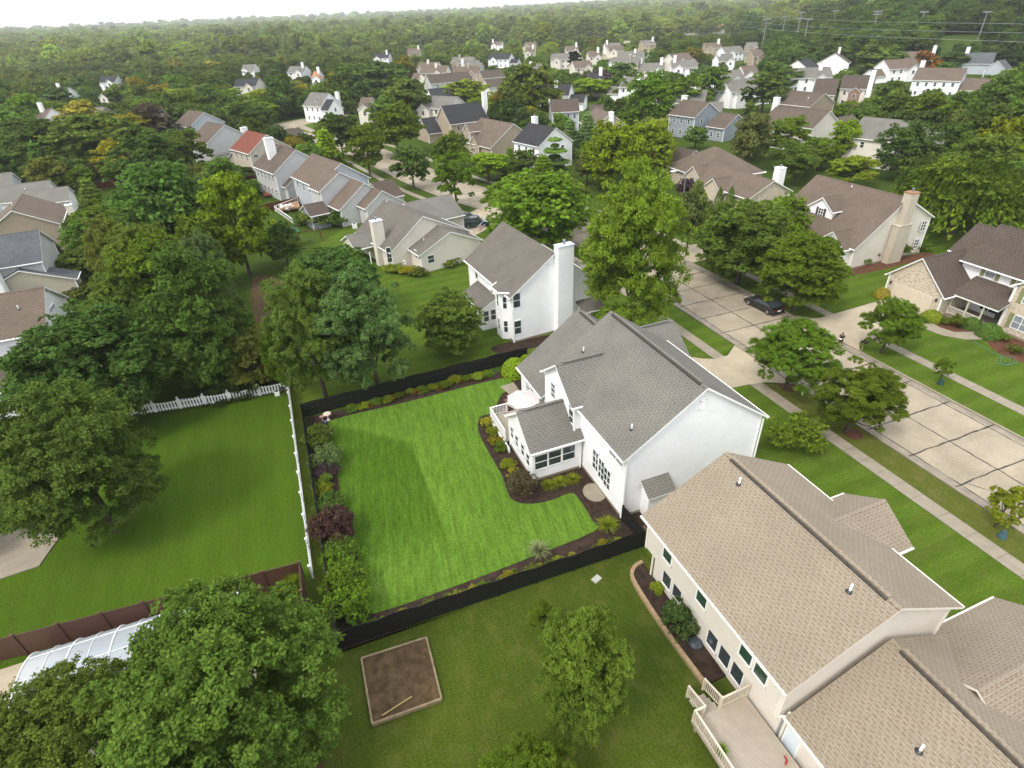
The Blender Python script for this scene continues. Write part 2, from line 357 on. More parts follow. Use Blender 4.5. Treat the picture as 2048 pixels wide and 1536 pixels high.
for i in range(len(_cl)-1):
    L=math.dist(_cl[i],_cl[i+1])
    while _nx<_len+L:
        t=(_nx-_len)/L;a=np.array(_o1[i])*(1-t)+np.array(_o1[i+1])*t;b=np.array(_o2[i])*(1-t)+np.array(_o2[i+1])*t
        wob(a,b,.14,.016,_j,TAR);_nx+=3.85
    _len+=L
for p,q in (((50.9,30.2),(47.8,28.4)),((47.8,28.4),(46.3,27.9)),((44,15),(42.5,17.5))):wob(p,q,.07,.018,_j,TAR)
tag(_j.build('road_joint'),kind='structure')
_j=MB()
for off in (-8.42,9.2):
    o=offset(_cl,off);acc=0
    for i in range(26):
        L=math.dist(o[i],o[i+1]);k=max(1,int(L/1.5))
        for j in range(k):
            t=j/k;c=np.array(o[i])*(1-t)+np.array(o[i+1])*t;d=np.array(o[i+1])-np.array(o[i]);d/=np.linalg.norm(d);n=np.array([-d[1],d[0]])
            a,b=c-n*.62,c+n*.62;_j.poly([(*(a-d*.012),.034),(*(b-d*.012),.034),(*(b+d*.012),.034),(*(a+d*.012),.034)],TAR)
tag(_j.build('sidewalk_joint'),kind='structure')
slab('driveway',[(29,35.9),(29,43.3),(34,43),(36.2,40.9),(37.3,40.3),(39,40.3),(41.15,41.8),(41.15,33.2),(39,34.6),(37.2,35)],0,.036,DRIVE)
slab('driveway',[(51.25,45),(53,43.1),(54,42.7),(66,43.2),(66,37.4),(55.5,37.3),(53,36.5),(51.25,34.8)],0,.036,DRIVE)
slab('driveway',[(27,89.5),(25,98),(34.5,106),(36,109),(40.5,99),(38,98)],0,.036,DRIVE)
slab('driveway',[at(1325,570),at(1360,520),at(1448,553),at(1390,597)],0,.003,DRIVE) if 0 else None
slab('driveway',[(51.25,63.5),(51.25,69.5),(66,70),(66,64.5)],0,.036,DRIVE)
# lawns
sheet('lawn',[(-3.3,22.2),(-3.3,47.6),(17,47.6),(20,49),(20,22)],.004,G_OLIVE)
MAINL=[(-1.4,45.2),(-.6,46.2),(6,46.1),(15.4,46.2),(16.6,45.3),(16.2,43.8),(14.9,43.6),(13,41.1),(11.6,40.8),(10.8,38.7),(10.7,35.5),(10.7,32.4),(10.4,30),(11.3,28.9),(13,28.5),(14.8,28.6),(15.1,27.8),(15,25.4),(14.7,24.5),(10,24.2),(5.5,24.),(-.9,24.),(-1.3,24.8),(-1.1,26.7),(-1.4,29.8),(-1.1,33),(-1.6,34.3),(-1.5,40.4)]
slab('mulch_bed',[(-3.25,22.3),(-3.25,47.5),(19.6,47.5),(19.6,22.3)],0,.03,MULCH)
slab('lawn',smooth_poly(MAINL,3),.01,.06,G_MAIN)
sheet('lawn',[(-60,28.6),(-60,38),(-16,54),(-4.4,53),(-4.3,28.6)],.004,G_LEFT)
sheet('lawn',[(-60,-30),(-60,28.4),(-4.9,28.4),(-3.4,22.4),(17,21.8),(17,-30)],.004,G_OLIVE)
sheet('lawn',[(-4.3,22.3),(-4.3,60),(-3.4,60),(-3.4,22.3)],.006,G_OLIVE)
sheet('lawn',[(17,-30),(17,60),(37.2,60),(37.2,-30)],.007,G_FRONT)
sheet('lawn',[(38.5,-30),(38.5,34.6),(41,33),(41,-30)],.01,G_VERGE);sheet('lawn',[(38.5,40.4),(38.5,78),(41,78),(41,41.8)],.01,G_FRONT)
sheet('lawn',[(51.6,-30),(51.6,58),(54.9,58),(54.9,-30)],.01,G_FRONT)
sheet('lawn',[(56.1,-30),(56.1,74),(110,74),(110,-30)],.004,G_FRONT)
sheet('lawn',[(-3.3,49),(-3.3,90),(10,108),(26,100),(34,80),(37,60),(17,60),(17,49)],.008,G_FRONT)
sheet('mulch_bed',smooth_poly([at(*p) for p in ((505,560),(545,553),(580,580),(590,640),(560,680),(510,640))],3),.012,DIRT)
sheet('street',[at(*p) for p in ((520,252),(560,246),(640,232),(700,224),(700,231),(640,242),(585,256),(530,262))],.01,ROAD)
sheet('lawn',[at(*p) for p in ((560,262),(640,243),(700,240),(740,262),(700,285),(640,262),(600,270))],.006,G_FRONT)
sheet('sidewalk',[at(*p) for p in ((590,252),(604,249),(655,272),(700,284),(696,287),(640,272))],.02,CONC)
# ---------------------------------------------------------------- houses
class House:
    def __init__(s,name,label,cat='house',group=None,base=None):
        s.name=name;s.lab=label;s.cat=cat;s.group=group;s.base=base;s.w=MB();s.r=MB();s.t=MB();s.parts=[]
    def root(s,x,y):
        s.e=empty(s.name,(x,y,0),s.lab,s.cat,s.group);return s
    def done(s):
        if s.w.v:s.w.build('wall',s.e)
        if s.r.v:s.r.build('roof',s.e)
        if s.t.v:s.t.build('trim',s.e)
class Blk:
    """gable block: ridge starts over o, runs along angle a for length L; hl/hr = half widths left/right of that direction"""
    def __init__(b,H,o,a,L,hl,hr,ze,pl,wall,roof,pr=None,z0=0.,ov=.4,rake=.3,t=.16,rake2=None,trim=None,vent=False,zer=None,base=True):
        b.H=H;b.o=np.array([o[0],o[1]],float);b.u=np.array([math.cos(a),math.sin(a)]);b.n=np.array([-b.u[1],b.u[0]])
        b.L,b.hl,b.hr,b.ze,b.pl=L,hl,hr,ze,pl;b.zr=ze+hl*pl
        if zer is not None:pr=(b.zr-zer)/hr
        pr=pl if pr is None else pr;b.pr=pr;b.ze2=b.zr-hr*pr;b.z0=z0;trim=trim or WHITE;b.trim=trim
        P=lambda u,v,z:tuple(b.o+b.u*u+b.n*v)+(z,)
        b.P=P
        w=H.w
        for u,sg in ((0,1),(L,-1)):
            pts=[P(u,hl,z0),P(u,-hr,z0),P(u,-hr,b.ze2),P(u,0,b.zr),P(u,hl,ze)]
            w.poly(pts if sg>0 else pts[::-1],wall)
        w.poly([P(L,hl,z0),P(0,hl,z0),P(0,hl,ze),P(L,hl,ze)],wall);w.poly([P(0,-hr,z0),P(L,-hr,z0),P(L,-hr,b.ze2),P(0,-hr,b.ze2)],wall)
        # corner boards and foundation strip
        for u,v,zt in ((0,hl,ze),(L,hl,ze),(0,-hr,b.ze2),(L,-hr,b.ze2)):
            H.t.obox(np.array(P(u,v,(z0+zt)/2)),np.array([*b.u,0])*.07,np.array([*b.n,0])*.07,(0,0,(zt-z0)/2),trim)
        if base and z0==0:
            for u0,v0,u1,v1 in ((0,hl,0,-hr),(0,-hr,L,-hr),(L,-hr,L,hl),(L,hl,0,hl)):
                H.t.bar(P(u0,v0,.11),P(u1,v1,.11),.08,CONC,.22)
        rk2=rake if rake2 is None else rake2
        a0,a1=-rake,L+rk2;r=H.r;k=.012
        zt=b.zr+t+k
        for sg,h,p in ((1,hl,pl),(-1,hr,pr)):
            e=h+ov;zE=b.zr-e*p+t+k
            top=[P(a0,sg*e,zE),P(a1,sg*e,zE),P(a1,0,zt),P(a0,0,zt)]
            if sg>0:top=[top[1],top[0],top[3],top[2]]
            bot=[(x,y,z-t) for x,y,z in top]
            sl=math.hypot(1,p)
            r.poly(top,roof,[(0,0),(a1-a0,0),(a1-a0,e*sl),(0,e*sl)])
            r.poly(bot[::-1],trim)
            for i in (0,1,3):
                j=(i+1)%4;r.poly([bot[i],bot[j],top[j],top[i]],trim)
            # gutter
            H.t.bar(P(a0,sg*(e+.05),zE-.07),P(a1,sg*(e+.05),zE-.07),.1,trim,.1)
        # ridge cap
        cw=.16
        for sg,p in ((1,pl),(-1,pr)):
            q=[P(a0+.02,sg*cw,zt-cw*p+.03),P(a1-.02,sg*cw,zt-cw*p+.03),P(a1-.02,0,zt+.035),P(a0+.02,0,zt+.035)]
            if sg>0:q=[q[1],q[0],q[3],q[2]]
            r.poly(q,roof);r.poly([(x,y,z-.04) for x,y,z in (q[0],q[1])]+[q[1],q[0]],roof)
        if vent:
            v=MB();v.obox(P((a0+a1)/2,0,zt+.05),np.array([*b.u,0])*((a1-a0)/2-.6),np.array([*b.n,0])*.13,(0,0,.035),vent if not isinstance(vent,bool) else roof);v.obox(P((a0+a1)/2,.2,zt-.05),np.array([*b.u,0])*((a1-a0)/2-.6),np.array([*b.n,-pl])*.05,(0,0,.03),TAR);v.build('ridge_vent',H.e)
    def rz(b,u,v,): return b.zr+.17-abs(v)*(b.pl if v>0 else b.pr)
    def face(b,f):
        """plane of a wall: point, horizontal direction (to the right seen from outside), outward normal"""
        P=b.P;u,n=b.u,b.n
        if f=='0':return np.array(P(0,0,0)),np.array([*(-n),0]),np.array([*(-u),0])
        if f=='1':return np.array(P(b.L,0,0)),np.array([*n,0]),np.array([*u,0])
        if f=='l':return np.array(P(0,b.hl,0)),np.array([*(-u),0]),np.array([*n,0])
        return np.array(P(0,-b.hr,0)),np.array([*u,0]),np.array([*(-n),0])
    def win(b,f,px,py,w=.9,h=1.4,**k):
        p,u,n=b.face(f);d=ray(px,py);o=np.array([0,0,CH]);t=((p-o)@n)/(d@n);return window(b.H.e,o+d*t,u,n,w,h,**k)
    def winat(b,f,s,z,w=.9,h=1.4,**k):
        p,u,n=b.face(f);return window(b.H.e,p+u*s+np.array([0,0,z]),u,n,w,h,**k)
    def pipe(b,px=None,py=None,u=None,v=None,r=.06,h=.4):
        if px is not None:
            # find the point of the left slope seen at that pixel
            d=ray(px,py);o=np.array([0,0,CH]);nl=np.array([*(b.n*b.pl),1]);pt=np.array(b.P(0,0,b.zr+.17))
            t=((pt-o)@nl)/(d@nl);q=o+d*t
        else:q=np.array(b.P(u,v,b.rz(u,v)))
        m=MB();m.tube([q-(0,0,.15),q+(0,0,h)],r,WHITE,8);m.lathe(tuple(q-np.array([0,0,.05])),[(.2,0),(.16,.05),(.08,.1)],DKMETAL,8);m.build('vent_pipe',b.H.e)
def window(root,c,u,n,w,h,fr=WHITE,gl=None,mx=1,my=2,bw=.07,name='window',sill=True,pr=.05):
    c,u,n=map(np.array,(c,u,n));z=np.array([0,0,1.]);m=MB()
    for s in (-1,1):
        m.obox(c+u*s*(w/2-bw/2)+n*pr/2,u*bw/2,n*(pr/2+.01),z*h/2,fr)
        m.obox(c+z*s*(h/2-bw/2)+n*(pr/2+.002),u*(w/2),n*(pr/2+.01),z*bw/2,fr)
    for i in range(1,mx):m.obox(c+u*(-w/2+w*i/mx)+n*pr/2,u*.03,n*pr/2,z*(h/2-bw),fr)
    for i in range(1,my):m.obox(c+z*(-h/2+h*i/my)+n*pr*.45,u*(w/2-bw),n*pr*.45,z*.025,fr)
    o=m.build(name,root);g=MB();g.obox(c+n*.012,u*(w/2-bw*.5),n*.01,z*(h/2-bw*.5),gl or GLASS);g.build('pane',o);return o
def chimney(root,x0,x1,y0,y1,z0,z1,m,cap=None,a=0.,o=(0,0),flue=1,name='chimney'):
    M=Matrix.Translation((o[0],o[1],0))@Matrix.Rotation(a,4,'Z')
    b=MB();b.box((x0,y0,z0),(x1,y1,z1),m,M);c=b.build(name,root)
    k=MB();k.box((x0-.06,y0-.06,z1),(x1+.06,y1+.06,z1+.1),cap or WHITE,M)
    for i in range(flue):
        q=M@Vector((x0+(x1-x0)*(i+1)/(flue+1),(y0+y1)/2,z1+.1));k.tube([tuple(q),(q[0],q[1],z1+.45)],.13,STEEL,10);k.tube([(q[0],q[1],z1+.5),(q[0],q[1],z1+.56)],.19,STEEL,10)
    k.build('chimney_cap',c);return c
def garage_door(root,c,u,n,w,h,m=TRIM):
    c,u,n=map(np.array,(c,u,n));z=np.array([0,0,1.]);g=MB()
    g.obox(c+n*.02,u*w/2,n*.02,z*h/2,m)
    for i in range(4):
        g.obox(c+n*.05+z*(-h/2+h*(i+.5)/4),u*(w/2-.05),n*.015,z*(h/8-.02),m)
    return g.build('garage_door',root)
def box_slab(H,pts,z,roof,t=.14,trim=WHITE): # free roof plane from 4 world points (eave a, eave b, ridge b, ridge a)
    top=[np.array(p,float) for p in pts];bot=[p-np.array([0,0,t]) for p in top];u=top[1]-top[0];L=np.linalg.norm(u);u/=L
    k=np.cross(u,top[2]-top[0]);k/=np.linalg.norm(k);w=np.cross(k,u)
    if k[2]<0:top=top[::-1];bot=bot[::-1]
    H.r.poly(top,roof,[(float((p-top[0])@u),float((p-top[0])@w)) for p in top]);H.r.poly(bot[::-1],trim)
    for i in range(len(top)):
        j=(i+1)%len(top);H.r.poly([bot[i],bot[j],top[j],top[i]],trim)
HP=math.pi/2
# --- the white house in the middle
H=House('white_house','white two storey house with grey shingle roof inside the black fence').root(22.7,31)
A=Blk(H,(22.7,24.9),HP,12.2,5.65,5.6,5.8,.70,W_WHITE,SH_GREY,vent=SH_GREY,ov=.42,rake=.3)
B=Blk(H,(22.7,37.15),HP,5.6,6.0,6.0,3.15,.73,W_WHITE,SH_GREY,ov=.42,vent=SH_GREY,rake=-.2,rake2=.3)
D=Blk(H,(16.48,34.1),0,6.2,2.6,2.65,6.05,.76,W_WHITE,SH_GREY,ov=.3,rake=.4,vent=SH_GREY)
C=Blk(H,(23,39.8),0,7.8,3.7,3.7,3.2,.75,W_WHITE,SH_GREY,vent=SH_GREY)
SR=Blk(H,(12.75,33.45),0,4.1,2.45,2.45,3.1,.78,W_WHITE,SH_GREY,ov=.28,rake=.3,vent=SH_GREY)
for px,py in ((1107,781),):D.win('0',px,py,.85,1.5,mx=1,my=3)
D.win('0',1143,826,.85,1.9,my=3)
for px in (455,543,632):SR.win('r',940+px/3.205,600+(1035-(px-455)*.322)/3.205,1.18,1.5)
for px,py in ((272,850),(303,905),(340,960),(374,1022)):SR.win('0',940+px/3.205,600+py/3.205,.72,1.3,my=2)
for i,(px,py) in enumerate(((808,1030),(842,1085),(880,1145))):A.win('l',940+px/3.205,600+py/3.205,1.0,1.95,mx=2,my=3)
A.win('l',940+940/3.205,600+992/3.205,1.9,1.15,gl=BLIND,my=1,mx=2)
for px,py in ((373,562),(400,598)):B.win('l',940+px/3.205,600+py/3.205,.75,1.3,mx=2,my=3)
A.winat('0',.05,8.35,.5,.75,gl=W_WHITE,my=5)
A.pipe(1263.5,858);A.pipe(1167,703)
# box bay with its own small roof on the south gable wall
m=MB();m.box((18.6,24.0,.0),(20.5,24.9,2.35),W_WHITE);m.build('bay',H.e)
box_slab(H,[(18.4,23.75,2.3),(20.7,23.75,2.3),(20.7,24.95,3.1),(18.4,24.95,3.1)],0,SH_GREY)
# gutters and downspouts
for p,q in (((17.0,24.75,0.1),(17.0,24.75,5.6)),((28.5,24.8,.1),(28.5,24.8,5.5)),((16.9,42.85,.1),(16.6,42.85,2.9)),((16.45,36.9,2.95),(16.75,36.5,3.9))):
    m=MB();m.bar(p,q,.09,WHITE);m.build('downspout',H.e)
g=garage_door(H.e,(30.83,39.8,1.15),(0,1,0),(1,0,0),4.9,2.2)
m=MB();H.done()
# --- beige house, lower right
H=House('beige_house','long beige house with tan shingle roof and a rear deck, nearest the camera').root(20.9,12)
U=Blk(H,(20.9,8.9),HP,11.0,5.2,5.1,5.45,.535,W_CREAM,SH_TAN,z0=2.75,ov=.4,rake=.35,trim=TRIM,vent=SH_TAN)
Lw=MB();Lw.box((16.25,8.9,0),(26.0,19.6,2.75),W_CREAM);Lw.build('wall',H.e)
Gb=Blk(H,(21.6,-10),HP,18.7,5.2,5.4,2.75,.52,W_CREAM,SH_TAN,ov=.35,rake=.3,rake2=-.05,trim=TRIM,vent=SH_TAN)
FG=Blk(H,(23.2,14.6),0,4.3,1.9,1.9,5.35,.68,W_CREAM,SH_TAN,z0=2.8,ov=.4,trim=TRIM)
GG=Blk(H,(23.6,5.6),0,7.5,3.3,3.3,2.75,.66,W_CREAM,SH_TAN,ov=.35,trim=TRIM)
Z4=lambda x,y:(1240+x/2.342,880+y/2.342)
for x,y in ((228,520),(389,722),(598,983),(669,1070)):U.win('l',*Z4(x,y),.92,1.85,gl=GREENGL,my=1,fr=WHITE)
class _F: pass
def winx(root,X,px,py,w,h,**k):
    d=ray(px,py);t=X/d[0];p=np.array([X,d[1]*t,CH+d[2]*t]);return window(root,p,(0,-1,0),(-1,0,0),w,h,**k)
for x,y in ((223,645),(271,705),(436,932),(493,1008),(552,1085)):winx(H.e,16.25,*Z4(x,y),.92,1.7,my=1)
winx(H.e,16.4,*Z4(735,1335),1.05,2.1,my=1,gl=BLIND,name='sliding_door');winx(H.e,16.4,*Z4(798,1400),1.05,2.1,my=1,gl=plain('white blind',(.6,.66,.7),.4,.05),name='sliding_door')
U.pipe(*Z4(558,205),h=.45);U.pipe(*Z4(1076,707),h=.45);Gb.pipe(*Z4(1405,1455),h=.45)
m=MB();m.bar((15.72,8.8,2.8),(15.72,8.8,5.2),.09,TRIM);m.bar((15.72,8.8,2.8),(16.3,8.6,2.65),.09,TRIM);m.build('downspout',H.e)
m=MB();m.bar((15.72,20.0,2.7),(15.72,20.0,5.2),.09,TRIM);m.bar((15.72,20.0,2.7),(16.15,19.7,2.5),.09,TRIM);m.bar((16.15,19.7,.1),(16.15,19.7,2.5),.09,TRIM);m.build('downspout',H.e)
m=MB();m.obox((16.2,6.3,1.9),(.12,0,0),(0,.07,0),(0,0,.16),DKMETAL);m.build('wall_lamp',H.e)
H.done()
# --- white neighbour behind
a5=R_(4)
H=House('white_house','white two storey house with taupe roof and tall boxed chimney beyond the black fence').root(24.8,59)
o=(24.75,53.0);ux,uy=math.cos(a5),math.sin(a5);n_=(-uy,ux)
Bk=Blk(H,o,HP+a5,12.6,5.0,4.9,5.75,.72,W_WHITE,SH_DTAN,ov=.45,vent=None)
LP=lambda u,v,z=0:(o[0]+ux*u+n_[0]*v,o[1]+uy*u+n_[1]*v,z)
chimney(H.e,.1,2.0,-.95,.0,0,10.3,W_WHITE,plain('pale blue metal cap',(.5,.58,.65),.5),a5,o)
Z6=lambda x,y:(900+x/4.042,380+y/4.042)
for x,y in ((538,893),(547,1110)):Bk.win('0',*Z6(x,y),.95,1.75)
Bk.win('0',*Z6(808,580),.5,.7,gl=W_WHITE,my=5);Bk.win('l',*Z6(215,672),.8,1.5);Bk.win('l',*Z6(340,808),.5,.9)
# two storey bay at the back corner
m=MB();by=[(-5.0,.9),(-5.75,1.5),(-5.75,2.9),(-5.0,3.6)]
pts=[LP(u,v) for u,v in by];c=[LP(-4.6,3.6),LP(-4.6,.9)]
for i in range(3):
    p,q=pts[i],pts[i+1];m.poly([(q[0],q[1],0),(p[0],p[1],0),(p[0],p[1],5.9),(q[0],q[1],5.9)],W_WHITE)
m.build('bay',H.e)
for i in range(3):
    p,q=np.array(pts[i]),np.array(pts[i+1]);u=(q-p)/np.linalg.norm(q-p)*-1;nn=np.array([-( -u[1]) if 0 else u[1]*-1*-1,-u[0],0]);nn=np.cross(u,(0,0,1.));
    if nn@(np.array([-1.,0,0]))<0 and i==1:nn=-nn
    cen=np.array(LP(-4.6,2.2));nn=nn if nn@((p+q)/2-cen)>0 else -nn
    for z in (1.6,4.5):window(H.e,(p+q)/2+np.array([0,0,z]),u,nn,.55,1.5)
rt=LP(-3.3,2.2,7.3)
ev=[LP(-5.0,.45,5.8),LP(-6.15,1.3,5.8),LP(-6.15,3.1,5.8),LP(-5.0,4.0,5.8)]
for i in range(3):H.r.poly([ev[i+1],ev[i],rt],SH_DTAN)
H.r.poly([ev[0],LP(-3.3,.3,6.9),rt],SH_DTAN);H.r.poly([rt,LP(-3.3,4.2,6.9),ev[3]],SH_DTAN)
H.t.bar(ev[1],ev[2],.14,WHITE);H.t.bar(ev[0],ev[1],.14,WHITE);H.t.bar(ev[2],ev[3],.14,WHITE)
# lean-to sunroom
m=MB();q0,q1=LP(-6.9,4.4),LP(-6.9,9.6);r0,r1=LP(-5.0,4.4),LP(-5.0,9.6)
m.hull([(q0[0],q0[1],2.75),(r0[0],r0[1],3.7),(r1[0],r1[1],3.7),(q1[0],q1[1],2.75)],[q0,r0,r1,q1],W_WHITE,W_WHITE);sr=m.build('sunroom',H.e)
box_slab(H,[LP(-7.2,4.1,2.75),LP(-7.2,9.9,2.75),LP(-4.95,9.9,3.95),LP(-4.95,4.1,3.95)],0,SH_DTAN)
u=-np.array([ux,uy,0]);
for v in (-6.4,-5.5):window(H.e,LP(v,4.4,1.75),(ux,uy,0),(-n_[0],-n_[1],0),.75,1.4)
for v in (5.1,6.1,7.1,8.1,9.1):window(H.e,LP(-6.9,v,1.75),(-n_[0],-n_[1],0),(-ux,-uy,0),.8,1.4)
# front wing and porch
Bw=Blk(H,LP(3.0,6.2)[:2],a5,3.6,3.0,3.0,3.3,.6,W_WHITE,SH_DTAN)
m=MB();m.box((27.9,51.6,0),(30.4,54,.3),CONC);m.build('porch_floor',H.e);box_slab(H,[(27.6,51.4,2.5),(30.6,51.4,2.5),(30.6,53.4,3.3),(27.6,53.4,3.3)],0,SH_DTAN)
for x in (27.9,30.3):
    m=MB();m.bar((x,51.6,0),(x,51.6,2.4),.12,WHITE);m.build('porch_post',H.e)
H.done()
# ---------------------------------------------------------------- houses further off
KEEP=[]        # screen box + depth + ground centre of every house, so that scattered trees neither stand in nor hide them
LM=[]
def protect(bl,soft=0.):
    LM.append((bl[0].H.lab,prj(*bl[0].P(bl[0].L/2,0,bl[0].zr))))
    pts=[b.P(u,v,z) for b in bl for u in (0,b.L) for v,z in ((b.hl,b.ze),(0,b.zr),(-b.hr,b.ze2))]
    q=[prj(*p) for p in pts];c=np.mean([p[:2] for p in pts],0);r=max(math.dist(c,p[:2]) for p in pts)
    KEEP.append((min(a[0] for a in q)-2,min(a[1] for a in q),max(a[0] for a in q)+2,max(a[1] for a in q)+4,min(a[2] for a in q),c[0],c[1],r))
def gb(H,p1,p2,ze,hl,hr,pl,wall,roof,ang=None,L=None,world=False,**k):
    zr=ze+hl*pl+.17
    a=np.array(p1 if world else at(*p1,zr));b=np.array(p2 if world else at(*p2,zr)) if p2 is not None else a
    d=b-a
    if ang is None:ang=math.atan2(d[1],d[0])
    if L is None:L=abs(d@np.array([math.cos(ang),math.sin(ang)]))
    if not hasattr(H,'e'):H.root(a[0]+math.cos(ang)*L/2,a[1]+math.sin(ang)*L/2)
    return Blk(H,a+np.array([math.cos(ang),math.sin(ang)])*.25,ang,max(L-.5,1.5),hl,hr,ze,pl,wall,roof,base=False,**k)
def autowin(b,f,n=3,z=(1.5,4.3),w=.9,h=1.25,shut=None):
    L=b.L if f in 'lr' else b.hl+b.hr;s0=0 if f!='l' else 0
    for i in range(n):
        s=L*(i+.7)/(n+.4)
        for zz in z:
            if zz+h/2>(b.ze if f in '01l' else b.ze2)+(.0 if f in 'lr' else 1):continue
            p,u,nn=b.face(f);sg=-1 if f=='l' else 1
            if f in '01' :
                p=p+u*(-(b.hr if (f=='0') else b.hl)) if 0 else p-u*L/2+u*0
                s_=s
                # centre of the gable is offset when the halves differ
                p=p+u*((b.hr-b.hl)/2 if f=='0' else (b.hl-b.hr)/2);window(b.H.e,p+u*s_+np.array([0,0,zz]),u,nn,w,h)
            else:window(b.H.e,p+u*sg*s+np.array([0,0,zz]),u,nn,w,h)
        if shut:pass
ROW='houses in the row left of the street'
# cream one storey house beside the white neighbour
H=House('cream_house','cream one storey house with grey roof, white capped chimney and rear pergola','house',ROW)
T1=gb(H,(845,432),(769,398),3.05,5.5,7.7,.7,W_CREAM,SH_DTAN,zer=3.05)
T2=gb(H,(900,463),(873,449),2.8,4.9,4.9,.45,W_CREAM,SH_DTAN)
T3=gb(H,(808,406),(899,387),2.8,4.6,4.6,.5,W_CREAM,SH_GREY,ang=R_(11))
T4=gb(H,(692,471),(760,456),2.6,2.6,2.6,.5,W_CREAM,SH_GREY,ang=R_(14),z0=2.4)
for p in ((712,545),(695,520),(745,538)):
    m=MB();m.bar((*at(*p,0),0),(*at(*p,0),2.6),.14,WHITE);m.build('post',H.e)
c=at(760,530);chimney(H.e,-.3,1.3,-.6,.5,0,6.6,W_CREAM,plain('pale blue metal cap',(.5,.58,.65),.5),R_(14),c)
T2.win('0',862,518,1.1,1.2);T2.win('l',832,508,.9,1.2);T1.win('0',778,510,.8,2.3,my=3);T1.winat('l',4,2.6,.8,.5)
T1.pipe(774,405);T2.pipe(848,482);H.done();protect([T1,T2,T3])
# white stepped house with brown roofs
H=House('white_house','long white stepped house with brown roofs, sunroom and cedar deck','house',ROW)
a1=R_(107);R1=gb(H,(681,326),(631,310),5.6,5,5,.66,W_PALEB,SH_BR,ang=a1,L=13.5)
R1b=gb(H,(678,344),None,5.6,4.1,4,.6,W_GREY,SH_BR,ang=a1,L=5)
R1c=gb(H,(728,366),None,3.2,5.2,5,.66,W_GREY,SH_BR,ang=a1,L=5)
R1d=gb(H,(764,381),None,3.3,3.4,4.5,.66,W_GREY,SH_BR,ang=a1,L=3.4)
R1e=gb(H,(742,366),(790,359),2.9,3.6,3.6,.6,W_GREY,SH_BR2,ang=R_(17))
R1f=gb(H,(606,410),(643,401),2.6,2.5,2.5,.5,W_BLGR,SH_BR2,ang=R_(14))
autowin(R1,'l',4,(4.3,),.8,1.35)
autowin(R1f,'r',3,(1.6,),1.1,1.1);autowin(R1f,'0',2,(1.6,),1.1,1.1)
autowin(R1,'0',2,(4.3,))if 0 else None
H.done();protect([R1,R1b,R1c])
H=House('grey_house','pale two storey house with tan roof and a white chimney standing on the roof slope','house',ROW)
R2=gb(H,(591,299),None,5.6,5.4,5.2,.66,W_GREY,SH_TAUPE,ang=R_(110),L=11.5)
R2b=gb(H,(604,340),None,2.9,4,4.5,.62,W_GREY,SH_BR2,ang=R_(110),L=4.5)
autowin(R2,'l',5,(1.5,4.3),.8,1.3)
c=R2.P(6.5,2.6,0);chimney(H.e,-.9,.9,-.6,.6,6.5,11.2,WHITE,None,R_(20),c,2);H.done();protect([R2])
H=House('cream_house','cream two storey house with bright red shingle roof','house',ROW)
R3=gb(H,(532,269),None,5.6,5.,5.2,.66,W_BEIGE,SH_RED,ang=R_(113),L=11)
R3b=gb(H,(463,304),(476,297),2.8,3,3,.5,W_BEIGE,SH_RED,ang=R_(24),L=5)
R3c=gb(H,(540,264),(570,262),2.9,3.6,3.6,.6,W_BEIGE,SH_BR2,ang=R_(20),L=9)
autowin(R3,'l',3,(4.3,),.8,1.4)
R3.win('0',512,312,1.2,.8);H.done();protect([R3])
H=House('white_house','white two storey house with brown roof, skylight and low dark front wing','house',ROW)
R4=gb(H,(449,249),None,5.6,6,5.5,.62,W_GREY,SH_TAUPE,ang=R_(116),L=11)
R4b=gb(H,(411,285),(461,279),2.8,4,4,.6,W_BEIGE,SH_BR2,ang=R_(26),L=12)
autowin(R4b,'r',3,(1.4,),1.6,1.1);c=R4b.P(10.5,-1,0);chimney(H.e,-.8,.8,-.6,.6,0,7.6,WHITE,None,R_(26),c,1)
H.done();protect([R4,R4b])
H=House('white_house','farther white two storey house with taupe roof behind dark trees','house',ROW)
R5=gb(H,(408,224),None,5.6,5.5,5.3,.62,W_PALEB,SH_TAUPE,ang=R_(118),L=11);autowin(R5,'0',2,(4.3,));H.done();protect([R5])
# left edge
LG='houses along the left edge'
H=House('white_house','white house with brown roof and skylight at the left edge, behind the dark trees','house',LG)
L1=gb(H,(87,573),None,5.6,4.6,4.6,.63,W_WHITE,SH_BR,ang=R_(181),L=14);L1b=gb(H,(36,708),None,3,3.4,3.6,.5,W_WHITE,SH_BR2,ang=R_(181),L=8)
L1.winat('0',0,6.2,2.,.5);m=MB();c=L1.P(5,2.2,L1.rz(5,2.2));m.obox(c,np.array([*L1.u,0])*.9,np.array([*L1.n,-.63])*.22,(0,0,.08),WHITE);m.build('skylight',H.e);L1.pipe(u=2,v=2);H.done()
H=House('grey_house','blue grey house with layered grey roofs at the left edge','house',LG)
L2=gb(H,(77,459),None,5.6,4.5,4.5,.62,W_GREY,SH_BLUE,ang=R_(184),L=14);L2b=gb(H,(66,487),None,4.4,3.6,3.6,.5,W_GREY,SH_BLUE,ang=R_(184),L=10)
L2c=gb(H,(36,541),None,3.6,3,5.4,.42,W_BEIGE,SH_BLUE,ang=R_(95),L=3.2)
L2.pipe(u=5,v=2.2);c=at(14,580,3);chimney(H.e,-2.2,0,-.8,.8,0,7.4,W_WHITE,plain('copper cap',(.35,.16,.08),.5),R_(4),c,1);H.done()
H=House('tan_house','tan house with brown roof and pale brick chimney at the left edge','house',LG)
L3=gb(H,(22,421),(18,388),5.2,4,5.2,.6,W_TAN,SH_BR,ang=R_(98),L=13,zer=4.6);L3b=gb(H,(96,448),None,3,2.5,3.4,.55,W_TAN,SH_BR2,ang=R_(98),L=6)
